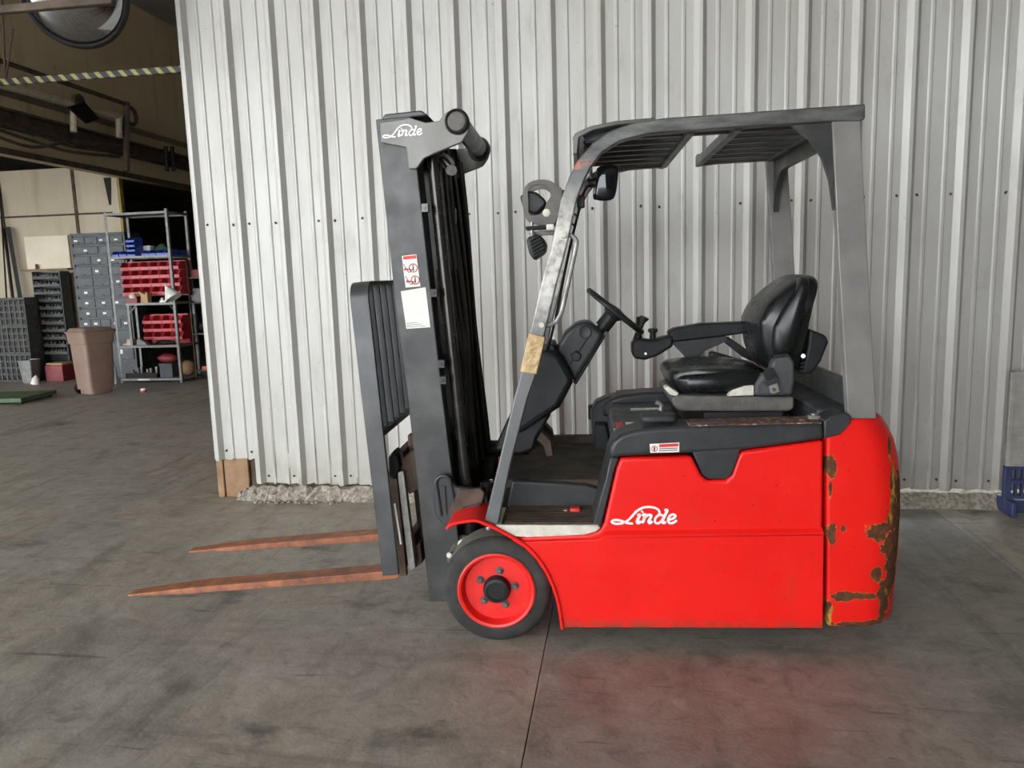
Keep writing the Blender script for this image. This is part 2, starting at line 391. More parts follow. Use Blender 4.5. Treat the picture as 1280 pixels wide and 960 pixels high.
# big wall of ribbed steel sheets
WW, S0, SP = 4.983, -2.5315, .3048
zbot = bl(760, 607.5, WW)[1]
ztop = 6.2
WALL = empty('wall_back', (0, 0, 0), -BYAW); struct(WALL, 'ribbed grey white painted steel sheet wall')
def sheet(n0, n1, zb, first=False):
    prof = []
    for n in range(n0, n1):
        u = S0 + SP * n
        prof += [(u - .052, 0), (u - .022, .034), (u - .001, .034), (u + .026, 0), (u + .078, 0), (u + .086, .006), (u + .099, .006), (u + .107, 0),
                 (u + .180, 0), (u + .188, .006), (u + .201, .006), (u + .209, 0)]
    u = S0 + SP * n1; prof += [(u - .056, 0), (u - .040, -.005)]
    rows = [zb, zb + .05, zb + .12, zb + .22, zb + .40, .8, 1.3, 1.9, 2.6, 3.4, 4.4, ztop]
    V = []; F = []; rnd = random.Random(n0 * 31 + 5); m_ = len(prof)
    for r_, z in enumerate(rows):
        amp = .006 if r_ < 4 else (.0018 if r_ < 7 else .001)
        for i, (u, d) in enumerate(prof):
            zz = z
            if r_ == 0: zz += rnd.uniform(-.008, .008)
            du = rnd.uniform(-1, 1) * amp * .5 if d > .01 and 3 < i < m_ - 4 else 0
            V.append((u + du, WW - d + (rnd.uniform(-1, 1) * amp * (1 if d else .5) if 3 < i < m_ - 4 else 0), zz))
    for r_ in range(len(rows) - 1):
        for i in range(m_ - 1):
            if first and r_ == 0 and False: continue
            F.append((r_ * m_ + i, r_ * m_ + i + 1, (r_ + 1) * m_ + i + 1, (r_ + 1) * m_ + i))
    a = MB(); a.add(V, F); o = a.build('wall_sheet', MT['wall'], WALL, sharp=20)
    bm_ = bmesh.new(); bm_.from_mesh(o.data)
    for e_ in bm_.edges:
        if e_.is_boundary: e_.smooth = False
    bm_.to_mesh(o.data); bm_.free()
    md = o.modifiers.new('gauge', 'SOLIDIFY'); md.thickness = .003; md.offset = 1
    # screw heads, too small to tell apart one by one
    a = MB(); rs = random.Random(n0 + 99)
    for z in (zb + .06, 1.93, 3.55):
        for n in range(n0, n1):
            for off in (.045, .235):
                u = S0 + SP * n + off
                if rs.random() < .75: a.cyl((u, WW + .002, z + rs.uniform(-.01, .01)), (u, WW - .010, z), .0085, .007, 6)
    s = a.build('sheet_screws', MT['rustbeam'], o); s['kind'] = 'stuff'
    return o
zcut = bl(300, 574, WW)[1]
sheet(-1, 0, zcut, True)
n = 0
while n < 21: sheet(n, n + 3, zbot + random.uniform(-.006, .006)); n += 3
ULEFT, URIGHT = S0 - SP - .052, S0 + SP * 21 - .053
# timber sill block under the cut corner
t0_, t1_ = bl(272, 575, WW + .03), bl(318, 602, WW + .03)
a = MB(); a.box(t0_[0], t0_[0] + .05, WW + .004, WW + .16, .0, t0_[1] + .01); o = a.build('sill_block', MT['wood'], WALL, bevel=.006)
a = MB(); a.box(t0_[0] + .055, t1_[0] - .03, WW + .012, WW + .16, .0, t0_[1] + .03); a.build('sill_block', MT['wood'], WALL, bevel=.006)
a = MB(); a.box(t1_[0] - .02, t1_[0] + 1.2, WW + .03, WW + .16, .02, .30); a.build('sill_beam', MT['rustbeam'], WALL, bevel=.006)
# broken concrete kerb
def kerb():
    u0 = bl(300, 620, WW)[0]; u1 = URIGHT; nx = 150; rnd = random.Random(3); V = []; F = []
    sec = [(-.075, 0), (-.050, .035), (-.030, .066), (-.010, .090), (.10, .094)]
    k_ = len(sec)
    for i in range(nx + 1):
        u = u0 + (u1 - u0) * (i / nx) ** 1.25
        f = min(1, .35 + i / 9) if i < 10 else 1
        for j, (dw, z) in enumerate(sec):
            am = .014 if u < 0 else .007
            V.append((u + rnd.uniform(-.008, .008), WW + dw * (1 if u > .5 else 1.0) + rnd.uniform(-am, am) * (0 if j == k_ - 1 else 1), max(0, z * (zbot / .112) * f + rnd.uniform(-am, am) * (1 if 0 < j < k_ - 1 else 0)) - (.004 if j == 0 else 0)))
    for i in range(nx):
        for j in range(k_ - 1): F.append((i * k_ + j, i * k_ + j + 1, (i + 1) * k_ + j + 1, (i + 1) * k_ + j))
    a = MB(); a.add(V, F); return a
o = bstruct(kerb(), 'trim_1', MT['curb'], 'crumbling concrete kerb under the steel sheet wall', smooth=False)
a = MB()
for k in range(46):
    rnd = random.Random(k); u = S0 - .05 + rnd.random() ** 1.6 * 1.2; w_ = WW - .07 - rnd.random() * .07; r_ = .006 + .014 * rnd.random() ** 2
    a.lathe([(.001, 0), (r_, r_ * .3), (r_ * .8, r_ * .9), (.001, r_ * 1.2)], (u, w_, -.001), (rnd.uniform(-.3, .3), rnd.uniform(-.3, .3), 1), 6)
o = a.build('concrete_crumbs', MT['curb']); o.rotation_euler = (0, 0, -BYAW); o['kind'] = 'stuff'; tag(o, 'pale concrete crumbs scattered along the broken kerb', 'rubble')

# building shell out of the picture: roof, inner walls, added walls steering the daylight; the front and front left stay open to the sky
a = MB(); a.box(-18, 9, -8.2, 22, ztop, ztop + .2); bstruct(a, 'ceiling', MT['ceil'], 'dull sheet roof over the bay')
a = MB(); a.box(.2, 8.8, -8.2, -8.0, 0, ztop); bstruct(a, 'wall_added_front', MT['sidewall'], 'added dull brown wall narrowing the open front')  # added out of view to cut daylight from the right front
a = MB(); a.box(8.6, 8.8, -8.0, 5.2, 0, ztop); bstruct(a, 'wall_added_right', MT['sidewall'], 'added dull brown side wall beyond the crates')  # added out of view so the right side stays dark
a = MB(); a.box(URIGHT, 8.8, WW, WW + .1, 0, ztop); bstruct(a, 'wall_corner', MT['sidewall'], 'dull brown wall at the right corner')
a = MB(); a.box(ULEFT + .03, ULEFT + .18, WW + .20, 22, 0, ztop); bstruct(a, 'wall_inner', MT['sidewall'], 'inner wall behind the steel sheets')
a = MB(); a.box(-18, ULEFT + .18, 21.8, 22, 0, ztop); bstruct(a, 'wall_far', MT['darkwall'], 'dark far wall of the workshop')
HU = -8.0
hb0 = (bs(0, 195, HU)[1] + bs(155, 221, HU)[1] + bs(236, 231, HU)[1]) / 3
a = MB(); a.box(HU - .25, HU, 5.6, 21.8, hb0, ztop); WLEFT = bstruct(a, 'wall_left', MT['cream'], 'cream painted upper wall stained with rust')
a = MB(); a.box(-18, HU - .02, 5.4, 5.6, hb0, ztop); bstruct(a, 'wall_added_store', MT['sidewall'])  # added light blocker out of view, raised so daylight enters the storeroom below
a = MB(); a.box(-18.2, -18, 5.4, 22, 0, ztop); bstruct(a, 'wall_side', MT['darkwall'])
PWD = 12.15
pz = bl(60, 211, PWD)[1]
part_u1 = bl(151, 260, PWD)[0]
a = MB(); a.box(-18, part_u1, PWD, PWD + .1, 0, pz); PARTN = bstruct(a, 'wall_partition', MT['pale'], 'pale beige partition with dark cover strips')
a = MB(); a.box(-18, HU, 5.6, 21.8, pz + .5, pz + .6); bstruct(a, 'ceiling_store', MT['darkwall'])
for p0, p1 in (((90, 213), (98, 290)), ((-3, 215), (2, 330))):
    u0 = bl(*p0, PWD)[0]; a = MB(); a.box(u0 - .025, u0 + .025, PWD - .02, PWD, 0, pz); a.build('cover_strip', MT['rustbeam'], PARTN)
zz = bl(70, 269, PWD)[1]; a = MB(); a.box(-12, part_u1, PWD - .015, PWD, zz - .015, zz + .015); a.build('cover_strip', MT['rustbeam'], PARTN)
MT['yellow_edge'] = mat('yellow_post_paint', (.30, .22, .03), .6, 0, (.20, .14, .03), 6)
a = MB(); a.box(part_u1, part_u1 + .035, PWD - .03, PWD + .06, 0, hb0 + .3); po = bstruct(a, 'trim_2', MT['yellow_edge'], 'yellow edged post beside the dark opening')
a = MB(); a.box(part_u1 - .14, part_u1 - .005, PWD - .03, PWD, 0, pz); pl_ = a.build('post_plate', MT['pale'], po, bevel=.003)
q0, q1 = bl(134, 222, PWD - .035), bl(137, 256, PWD - .035)
a = MB(); a.prism([(q0[0] - .07, q0[1]), (q0[0] + .07, q0[1]), (q1[0] + .03, q1[1]), (q1[0] - .01, q1[1])], PWD - .036, PWD - .031); a.build('dark_streak', MT['deep_black'], po)

# runway beam, rails, conduits along the upper wall
def along(px0, px1, u): return bs(*px0, u), bs(*px1, u)
a = MB(); (w0, z0), (w1, z1) = along((0, 140), (236, 194), HU + .12); zt = (z0 + z1) / 2; bt = (bs(0, 160, HU + .12)[1] + bs(236, 206, HU + .12)[1]) / 2
a.box(HU, HU + .22, 6, 21, zt - .03, zt); a.box(HU + .09, HU + .12, 6, 21, bt, zt); a.box(HU, HU + .22, 6, 21, bt - .03, bt)
RB = a.build('runway_beam', MT['rustbeam'], None, bevel=.004); RB.rotation_euler = (0, 0, -BYAW); tag(RB, 'rusty steel runway beam along the cream upper wall', 'beam')
a = MB(); a.box(HU, HU + .03, 6, 21, hb0 - .02, hb0 + .06); a.build('edge_angle', MT['rustbeam'], WLEFT)
def bpipe(pts, r_, name, m, label, cat, group=None, n=8):
    a = MB(); a.tube(smooth_path(pts, 4) if len(pts) > 2 else pts, r_, n); o = a.build(name, MT[m]); o.rotation_euler = (0, 0, -BYAW); tag(o, label, cat, group); return o
def sp(px, py, u): w_, z_ = bs(px, py, u); return Vector((u, w_, z_))
PU = HU + .30
rail_ = empty('guard_rail_frame', (0, 0, 0), -BYAW); tag(rail_, 'dark pipe railing with end post above the runway beam', 'railing')
def rp(pts, r_, name, m='rustbeam'): a = MB(); a.tube(pts, r_, 8); return a.build(name, MT[m], rail_)
rp([sp(-40, 62, PU), sp(160, 131, PU)], .035, 'top_pipe'); rp([sp(158, 128, PU), sp(158, 214, PU)], .05, 'end_post')
rp([sp(-40, 95, PU), sp(150, 146, PU)], .05, 'lower_rail', 'pale'); rp([sp(92, 132, PU), sp(92, 165, PU)], .045, 'rail_post', 'pale'); rp([sp(148, 146, PU), sp(149, 172, PU)], .045, 'rail_post', 'pale')
a = MB(); a.torus(sp(164, 145, PU), (1, 0, 0), .13, .03, 20, 6); a.build('pulley_wheel', MT['rustbeam'], rail_)
a = MB(); c = sp(105, 142, PU + .05); a.prismx([(c.y - .35, c.z + .02), (c.y - .02, c.z + .16), (c.y + .28, c.z - .02), (c.y, c.z - .14)], c.x, c.x + .04); a.build('diamond_plate', MT['deep_black'], rail_)
a = MB(); c = sp(98, 128, PU + .04); a.lathe([(.01, -.03), (.12, -.03), (.12, .03), (.01, .03)], c, (1, 0, 0), 8); a.build('pulley_block', MT['rustbeam'], rail_)
for k, (d0, d1) in enumerate(((157, 192), (168, 199), (176, 186))):
    bpipe([sp(-20, d0 - 12, HU + .27 + .05 * k), sp(40, d0 + 8, HU + .27 + .05 * k), sp(90, d1 - 9, HU + .27 + .05 * k), sp(150, d1 - 2 - k, HU + .27 + .05 * k)], .022, 'power_cable', 'rustbeam', ['uppermost dark cable drooping along the cream upper wall', 'middle dark cable drooping along the cream upper wall', 'lowest dark cable along the cream upper wall'][k], 'cable', 'cables on the upper wall')
for px in (207, 215):
    bpipe([sp(px, 183, HU + .26), sp(px + 2, 214, HU + .26)], .035, 'beam_clamp', 'deep_black', 'short dark clamp bar on the runway beam, ' + ('next to' if px < 210 else 'one clamp beyond') + ' the railing end post', 'clamp', 'clamps on the runway beam')
# striped barrier bar
n_ = NT('black_yellow_stripes'); x_, y_, z_ = n_.xyz()
sv = n_.math('FRACT', n_.math('ADD', n_.math('MULTIPLY', x_, 7.0), n_.math('MULTIPLY', z_, 6.0)))
MT['stripes'] = n_.out(n_.mix(n_.math('GREATER_THAN', sv, .60), (.010, .010, .009), (.26, .23, .08)), .5)
BW_ = 8.0; e0, e1 = bl(2, 103, BW_), bl(236, 92, BW_)
a = MB(); a.box(e0[0] - .2, e1[0] + .6, BW_ - .02, BW_ + .02, e0[1] - .037, e0[1] + .037); o = a.build('barrier_bar', MT['stripes'], bevel=.01); o.rotation_euler = (0, 0, -BYAW); tag(o, 'black and yellow striped bar hanging overhead by a chain', 'barrier')
for px0 in (2, 17):
    p0 = Vector((bl(px0 if px0 < 5 else 16, -10 if px0 < 5 else 35, BW_)[0], BW_, bl(px0, -10 if px0 < 5 else 35, BW_)[1])); p1 = Vector((bl(6, 96, BW_)[0], BW_, e0[1]))
    if px0 < 5: p0 = p1 + (p0 - p1) * ((ztop - p1.z) / (p0.z - p1.z))
    bpipe([p0, p1], .012, 'hanging_chain', 'rustbeam', ('upright' if px0 < 5 else 'slanting') + ' thin rusty chain holding up the striped bar', 'chain', 'chains on the striped bar')
a = MB(); c = Vector((bl(6, 88, BW_)[0], BW_, bl(6, 88, BW_)[1]))
# convex mirror and its bar at the top
MW = 4.55; c2 = bl(90, -14, MW); mr = abs(bl(158, 0, MW)[0] - bl(22, 0, MW)[0]) / 2 * .89
MIR = bthing('convex_mirror', c2[0], MW, c2[1]); tag(MIR, 'round convex safety mirror with a dark rim hanging from a bar', 'mirror')
ax = Vector((.15, -.93, -.34)).normalized()
n_ = NT('mirror_silver'); MT['mirror'] = n_.out((.36, .36, .37), .06, 1.0)
a = MB(); Rs = mr * 1.15; pr = []
for k in range(13):
    t = k / 12; rr = mr * .97 * (1 - t); pr.append((max(rr, .0005), math.sqrt(Rs * Rs - rr * rr) - math.sqrt(Rs * Rs - (mr * .97) ** 2)))
a.lathe(pr, (0, 0, 0), ax, 48); a.build('mirror_face', MT['mirror'], MIR, sharp=60)
a = MB(); a.torus((0, 0, 0), ax, mr, .018, 60, 8); a.build('mirror_rim', MT['deep_black'], MIR)
a = MB(); a.lathe([(mr, 0), (mr * .8, -.05), (.05, -.08)], (0, 0, 0), ax, 40); a.build('mirror_back', MT['deep_black'], MIR)
a = MB(); a.tube([(0, .06, .02), (0, .12, .45)], .02); a.build('mirror_stem', MT['rustbeam'], MIR)
b0, b1 = bl(0, 8, MW + .05), bl(225, 1, MW + .05)
a = MB(); zb4 = bl(60, 8, MW - .4)[1]; a.box(HU, ULEFT + .12, MW - .42, MW - .38, zb4 - .02, zb4 + .025); o = a.build('overhead_bar', MT['rustbeam'], bevel=.005); o.rotation_euler = (0, 0, -BYAW); tag(o, 'dark steel bar across the top in front of the convex mirror', 'bar')
# ================================================================== forklift
FK = empty('forklift', FORG, -FYAW)
tag(FK, 'red and dark grey three wheel electric forklift with overhead guard, mast and rusty forks', 'forklift')
WD = 1.05                                     # overall width
def part(mb, name, m, parent=None, **k):
    return mb.build(name, MT[m] if isinstance(m, str) else m, parent or FK, **k)
def P(pts, y=0.0): return [fl(a, b, y) for a, b in pts]
def both(fn):                                 # the same part on the near and the far side
    fn(lambda y: y); fn(lambda y: WD - y)

# ---- body -----------------------------------------------------------
arch = [(640, 674), (656, 684), (670, 698), (682, 716), (691, 736), (697, 757), (701, 783)]
body_out = [(1028, 783), (1030, 551), (926, 565), (922, 574), (915, 594), (908, 601), (884, 601), (877, 594), (865, 571),
            (776, 573), (771, 585), (755, 655), (748, 664), (736, 668), (655, 671)]
sill_out = [(1028, 784), (1029, 665), (757, 669), (744, 673), (656, 676)]
pb, ps = P(body_out + arch), P(sill_out + arch)
chs = MB(); chs.box(.30, 1.32, .07, WD - .07, .12, .48); chs.box(.53, 1.32, .07, WD - .07, .40, .80); chs.box(-.05, .34, .26, WD - .26, .13, .60)
part(chs, 'chassis', 'deep_black', bevel=.01)
def sides(S):
    a = MB(); a.prism(pb, S(.004), S(.07)); o = part(a, 'side_panel', 'red', bevel=.013, seg=4)
    b = MB(); b.prism(ps, S(-.012), S(.05)); part(b, 'side_sill', 'red', o, bevel=.005, seg=3)
both(sides)
ra0, ra1 = fl(758, 663.5), fl(1028.5, 660)
rb0, rb1 = fl(752, 668), fl(1028.5, 664.5)
def ridges(S):
    a = MB(); a.bridge([Vector((ra0[0], S(.006), ra0[1])), Vector((rb0[0], S(-.012), rb0[1])), Vector((rb0[0], S(-.012), rb0[1] - .012)), Vector((rb0[0], S(.03), rb0[1] - .012))],
                       [Vector((ra1[0], S(.006), ra1[1])), Vector((rb1[0], S(-.012), rb1[1])), Vector((rb1[0], S(-.012), rb1[1] - .012)), Vector((rb1[0], S(.03), rb1[1] - .012))]); part(a, 'side_ridge', 'red')
both(ridges)
fen = [(562, 661), (566, 656), (592, 651), (606, 655), (622, 662), (640, 672), (656, 682), (670, 696), (682, 714), (691, 735), (697, 757), (701, 785)]
fpts = [Vector((q[0], q[1])) for q in P(fen)]
def ribbon(path, th):
    out, inn = [], []
    for i, p in enumerate(path):
        t = (path[min(i + 1, len(path) - 1)] - path[max(i - 1, 0)]).normalized(); nrm = Vector((t.y, -t.x))
        out.append(tuple(p)); inn.append(tuple(p + nrm * th))
    return out + inn[::-1]
fpath = [p.to_2d() for p in smooth_path([(p.x, p.y, 0) for p in fpts], 3)]
def fenders(S):
    a = MB(); a.prism(ribbon(fpath, -.014), S(-.022), S(.215)); o = part(a, 'fender', 'fender_red', bevel=.004)
    p = fl(610, 661, -.022); b = MB(); b.lathe([(.008, -.006), (.008, 0), (.002, .002)], (p[0], S(-.022), p[1]), (0, -1 if S(0) == 0 else 1, 0), 10); part(b, 'bolt', 'steel', o)
both(fenders)

# charcoal hood that covers the battery
hood = [(763, 574), (762, 561), (767, 551), (777, 543), (795, 538), (830, 534), (1029, 529), (1030, 549), (926, 563), (776, 571)]
h = P(hood)
a = MB(); a.prism(h, -.004, .17); hd = part(a, 'battery_cover', 'cover', bevel=.016, seg=4)
a = MB(); a.prism([(q[0], q[1] - .0) for q in h], WD - .17, WD + .004); part(a, 'cover_rim', 'cover', hd, bevel=.02, seg=4)
a = MB(); a.box(.50, 1.315, .16, WD - .16, .74, .872); part(a, 'cover_deck', 'cover', hd, bevel=.02)
tong = P([(866, 565), (926, 560), (922, 574), (915, 593), (907, 599), (885, 599), (878, 593)])
a = MB(); a.prism(tong, .0, .04); part(a, 'cover_latch', 'cover', hd, bevel=.004)
trim = P([(763, 572), (774, 573), (769, 586), (752, 657), (746, 666), (740, 660), (757, 600)])
for y0_, y1_ in ((.004, .30), (WD - .06, WD - .01)):
    a = MB(); a.prism(trim, y0_, y1_); part(a, 'front_trim', 'cover', hd, bevel=.006)
# inner parts of the hood: raised far arch, instruction plate, pads
far = P([(741, 560), (738, 512), (744, 500), (760, 493), (800, 489), (842, 486), (846, 497), (800, 502), (772, 508), (762, 520), (762, 565)], 1.0)
a = MB(); a.prism(far, .93, 1.045); ar = part(a, 'cover_arch', 'cover', hd, bevel=.012, seg=3)
far2 = P([(770, 489.5), (836, 484.5), (839, 488), (772, 493)], .99)
a = MB(); a.prism(far2, .935, 1.035); part(a, 'grip_strip', 'seat_base', ar, bevel=.002)
a = MB(); a.obox(fp(741, 515, 1.0), (.05, .06, .075)); part(a, 'rubber_stop', 'plastic', ar, bevel=.008)
a = MB(); a.prism(P([(742, 528), (758, 528), (768, 574), (742, 572)], .90), .86, .93); part(a, 'cover_leg', 'plastic', hd, bevel=.012)
pp = fp(781, 526, .24)
a = MB(); a.obox((pp.x, .24, .876), (.10, .13, .012)); part(a, 'instruction_plate', 'seat_base', hd, bevel=.002)
a = MB(); a.obox((pp.x - .022, .24, .8835), (.03, .10, .002)); part(a, 'plate_print', 'red_print', hd)
a = MB(); a.obox((pp.x + .022, .24, .8835), (.035, .10, .002)); part(a, 'plate_print', 'white', hd)
a = MB(); a.prismz(rounded(fl(803, 540)[0], fl(853, 540)[0] - .01, .05, .155, .03), .925, .955); part(a, 'grab_pad', 'cover', hd, bevel=.012, seg=3)
a = MB(); a.tube([fp(788, 512, .55), fp(826, 511, .55)], .008); a.tube([fp(826, 513, .55), fp(827, 506, .55), fp(820, 502, .55)], .013); part(a, 'release_lever', 'steel', hd)
# chipped and rusty strip along the top edge of the hood
a = MB(); e0, e1 = fl(862, 533), fl(1028, 529)
a.prism([(e0[0], e0[1] - .012), (e1[0], e1[1] - .012), (e1[0], e1[1] + .0035), (e0[0], e0[1] + .0035)], .006, .13)
part(a, 'worn_edge', 'chips', hd, bevel=.002)
a = MB(); a.prism([(e0[0] + .0, e0[1] + .002), (e0[0] + .15, e0[1] + .004), (e0[0] + .15, e0[1] + .006), (e0[0], e0[1] + .005)], .03, .08); part(a, 'faded_label', 'seat_base', hd)
# warning sticker on the hood
def sticker(parent, px, y, name='warning_sticker', m='paper', th=.0015):
    a = MB(); q = P(px, y); a.prism(q, y - th, y + .001); return part(a, name, m, parent)
st = sticker(hd, [(812, 555), (849, 553), (849, 565), (813, 566)], -.006)
sticker(st, [(824, 555.5), (848, 554.2), (848, 558), (824, 559.2)], -.0078, 'print', 'red_print', .0008)
for k in range(2): sticker(st, [(824, 560.5 + 2.4 * k), (847, 559.6 + 2.4 * k), (847, 560.6 + 2.4 * k), (824, 561.5 + 2.4 * k)], -.0078, 'print', 'dark_print', .0006)
c = fp(818, 561, -.0078); a = MB(); a.torus(c, (0, 1, 0), .011, .0017, 20, 6); part(a, 'print', 'red_print', st)
a = MB(); a.obox(c, (.006, .002, .016)); part(a, 'print', 'dark_print', st)

# counterweight, chipped along the rear corner
cwl = []
prof = [(786, 1106), (778, 1111), (745, 1114.5), (700, 1119), (650, 1121.5), (612, 1122), (580, 1119.5), (555, 1114), (538, 1106), (529, 1100), (524, 1096)]
rings = []
def cwring(xr, z, ins=0.0, x0=1.334):                   # square at the front, rounded at the rear corners
    out = [(x0 + ins, ins, z)]
    for cy, a0 in ((.15, 270), (WD - .15, 0)):
        for k in range(9):
            an = R(a0 + 90 * k / 8); r_ = .15 - ins; out.append((xr - .15 + r_ * math.cos(an), cy + r_ * math.sin(an), z))
    out.append((x0 + ins, WD - ins, z)); return out
for i, (py, px) in enumerate(prof):
    xr = fl(px, py, .09)[0] + .022; z = fl(px, py, 0)[1]
    x0 = fl(1034, py, 0)[0]
    if i == 0: rings.append(cwring(xr - .01, z, .014, x0)); z += .014
    rings.append(cwring(xr, z, 0, x0))
zb = lambda px, py, rx, rz: (*fl(px, py, 0), rx / 305, rz / 305)
blobs = [zb(1039, 583, 7, 22), zb(1038, 610, 3, 14), zb(1040, 668, 7, 16), zb(1054, 662, 5, 5), zb(1100, 664, 22, 15), zb(1119, 690, 16, 66), zb(1128, 640, 12, 60),
         zb(1118, 640, 5, 34), zb(1055, 746, 16, 7), zb(1082, 746, 24, 7), zb(1107, 752, 9, 34), zb(1070, 781, 50, 6), zb(1036, 770, 5, 22), zb(1097, 715, 9, 12),
         zb(1120, 600, 5, 30), zb(1116, 560, 3.5, 26)]
MT['chipped'] = counterweight_paint(blobs)
a = MB(); a.loft(rings); cw = part(a, 'counterweight', 'chipped', bevel=.012, seg=3, sharp=50)
# dark deck behind the seat, red shoulder up to the rear post
a = MB(); a.box(1.30, 1.44, .10, WD - .02, .80, .966); part(a, 'rear_deck', 'cover', bevel=.01)
a = MB(); a.prism(P([(1030, 548), (1030, 526), (1040, 519), (1056, 516), (1064, 520), (1063, 529), (1050, 543)]), -.006, .30); part(a, 'shoulder_trim', 'cover', bevel=.005)
a = MB(); a.obox((*fp(1017, 523, .08).to_2d(), .937), (.045, .035, .016)); a.cyl((*fp(1017, 523, .08).to_2d(), .94), (*fp(1017, 523, .08).to_2d(), .953), .011); part(a, 'latch_bolt', 'steel', bevel=.003)

# lettering drawn with a pen stroke, flat on the panel
def pen(strokes, place, th):
    mb = MB()
    for pts, w in strokes:
        path = smooth_path([(p[0], p[1], 0) for p in pts], 5); L_, R_ = [], []
        n = len(path)
        for i, p in enumerate(path):
            t = (path[min(i + 1, n - 1)] - path[max(i - 1, 0)]).normalized(); nn = Vector((t.y, -t.x, 0))
            ww = w * (.55 if i in (0, n - 1) else 1) * .5
            L_.append(p + nn * ww); R_.append(p - nn * ww)
        for i in range(n - 1):
            q = [L_[i], L_[i + 1], R_[i + 1], R_[i]]
            A = [place(v.x, v.y, 0) for v in q]; B = [place(v.x, v.y, th) for v in q]
            mb.bridge(A, B)
    return mb
LINDE = [([(334, 660), (340, 642), (326, 623), (295, 614), (258, 617), (226, 635), (202, 662), (180, 684), (152, 699), (118, 702), (98, 693), (110, 683), (140, 684), (176, 698), (206, 701)], 11),
         ([(228, 660), (241, 655), (227, 688), (232, 698), (247, 689)], 14), ([(250, 642), (256, 636)], 15),
         ([(252, 660), (270, 655), (253, 699)], 14), ([(258, 680), (278, 658), (296, 657), (296, 668), (285, 690), (290, 698), (305, 689)], 13),
         ([(362, 666), (350, 656), (331, 660), (317, 678), (318, 695), (332, 700), (348, 689), (360, 668)], 11), ([(364, 633), (378, 631), (368, 655), (354, 688), (358, 698), (372, 692)], 13),
         ([(385, 681), (408, 674), (419, 661), (408, 653), (391, 661), (382, 682), (389, 698), (408, 697), (426, 684)], 11)]
c0 = fl(740 + 95 / 4, 480 + 655 / 4); sx = (fl(845, 655)[0] - fl(763, 655)[0]) / 330
part(pen(LINDE, lambda X, Y, t: (c0[0] + (X - 95) * sx, .003 - t, c0[1] - (Y - 655) * sx - (X - 95) * sx * .0), .0025), 'lettering', 'white')

# ---- step, floor and pedals ------------------------------------------
stp = P([(606, 657), (622, 656), (748, 656), (751, 660), (744, 665), (730, 668.5), (700, 670), (660, 671.5), (640, 670), (615, 660)])
a = MB(); a.prism(stp, -.006, .24); sp = part(a, 'step', 'beige', bevel=.006, seg=3)
a = MB()
for k in range(9):
    a.box(.045, .432, .012 + k * .026, .030 + k * .026, .521, .528)
part(a, 'tread_ribs', 'brown', sp)
a = MB(); a.box(.03, .44, .004, .25, .51, .5225); part(a, 'tread_plate', 'mat_dirt', sp, bevel=.002)
ris = P([(630, 650), (640, 600), (690, 602), (735, 606), (752, 611), (760, 632), (757, 662), (640, 662)], .25)
a = MB(); a.prism(ris, .235, .28); part(a, 'step_riser', 'cover', bevel=.01, seg=3)
a = MB(); a.box(-.02, .50, .27, WD - .03, .56, .635); fm = part(a, 'floor_mat', 'mat_dirt', bevel=.01)
a = MB(); a.box(.02, .50, WD - .06, WD - .02, .60, .675); part(a, 'mat_edge', 'mat_dirt', fm)
for k, yy in enumerate((.42, .62)):
    a = MB(); a.prism([(.135, .80), (.175, .83), (.225, .775), (.235, .705), (.205, .70), (.19, .755)], yy, yy + .085); a.tube([(.17, yy + .04, .80), (.06, yy + .04, .90)], .012)
    part(a, 'pedal', 'brown', bevel=.006)
a = MB(); a.lathe([(.002, -.014), (.012, -.01), (.016, 0), (.012, .01), (.002, .014)], fp(708, 640, .17), (0, 0, 1), 12); part(a, 'step_bolt', 'steel')
a = MB(); a.obox(fp(719, 638, .17), (.045, .04, .03)); a.obox(fp(723, 641, .17), (.03, .05, .02)); part(a, 'rag', 'red_print', bevel=.008)

# ---- steering column ---------------------------------------------------
cow = P([(636, 545), (650, 470), (668, 440), (684, 436), (700, 440), (717, 470), (716, 478), (700, 508), (676, 524), (655, 538)], .40)
a = MB()
a.bridge([Vector((x, .36, z)) for x, z in cow], [Vector((x, .72, z)) for x, z in cow]); part(a, 'dashboard_cowl', 'plastic', bevel=.035, seg=4)
a = MB(); a.prism(P([(680, 440), (684, 431), (692, 430), (696, 440), (690, 452), (676, 452)], .40), .40, .66); part(a, 'dashboard_top', 'plastic', bevel=.008)
lowc = P([(618, 560), (636, 520), (690, 515), (672, 545), (668, 560), (650, 566)], .45)
a = MB(); a.prism(lowc, .40, .68); part(a, 'column_foot', 'plastic', bevel=.015)
colo = P([(689, 455), (694, 437), (706, 416), (719, 405), (731, 401), (740, 404), (755, 417), (749, 430), (719, 478), (712, 471), (703, 467)], .44)
a = MB(); a.prism(colo, .44, .62); cs = part(a, 'steering_column', 'cover', bevel=.020, seg=4)
c = fp(731, 415, .437); a = MB(); a.lathe([(.030, 0), (.030, -.006), (.026, -.008), (.020, -.006), (.002, -.006)], (c.x, .441, c.z), (0, 1, 0), 24); part(a, 'round_cap', 'cover', cs)
kc = fp(720, 445, .44)
star = []
for k in range(10):
    an = 2 * math.pi * k / 10 + .3; rr = .026 if k % 2 == 0 else .020; star.append((kc.x + rr * math.cos(an), kc.z + rr * math.sin(an)))
a = MB(); a.prism(star, .418, .442); part(a, 'tilt_knob', 'plastic', cs, bevel=.004)
b0, b1 = fp(708, 462, .439), fp(736, 421, .439)
a = MB(); a.tube([b0, b1], .0022, 6); part(a, 'cover_seam', 'deep_black', cs)
a = MB(); a.prism(P([(716, 478), (755, 418), (757, 421), (720, 482)], .45), .46, .60); part(a, 'column_back', 'plastic', cs, bevel=.006)
w1, w2 = fp(740, 366, .525), fp(798, 412, .525)
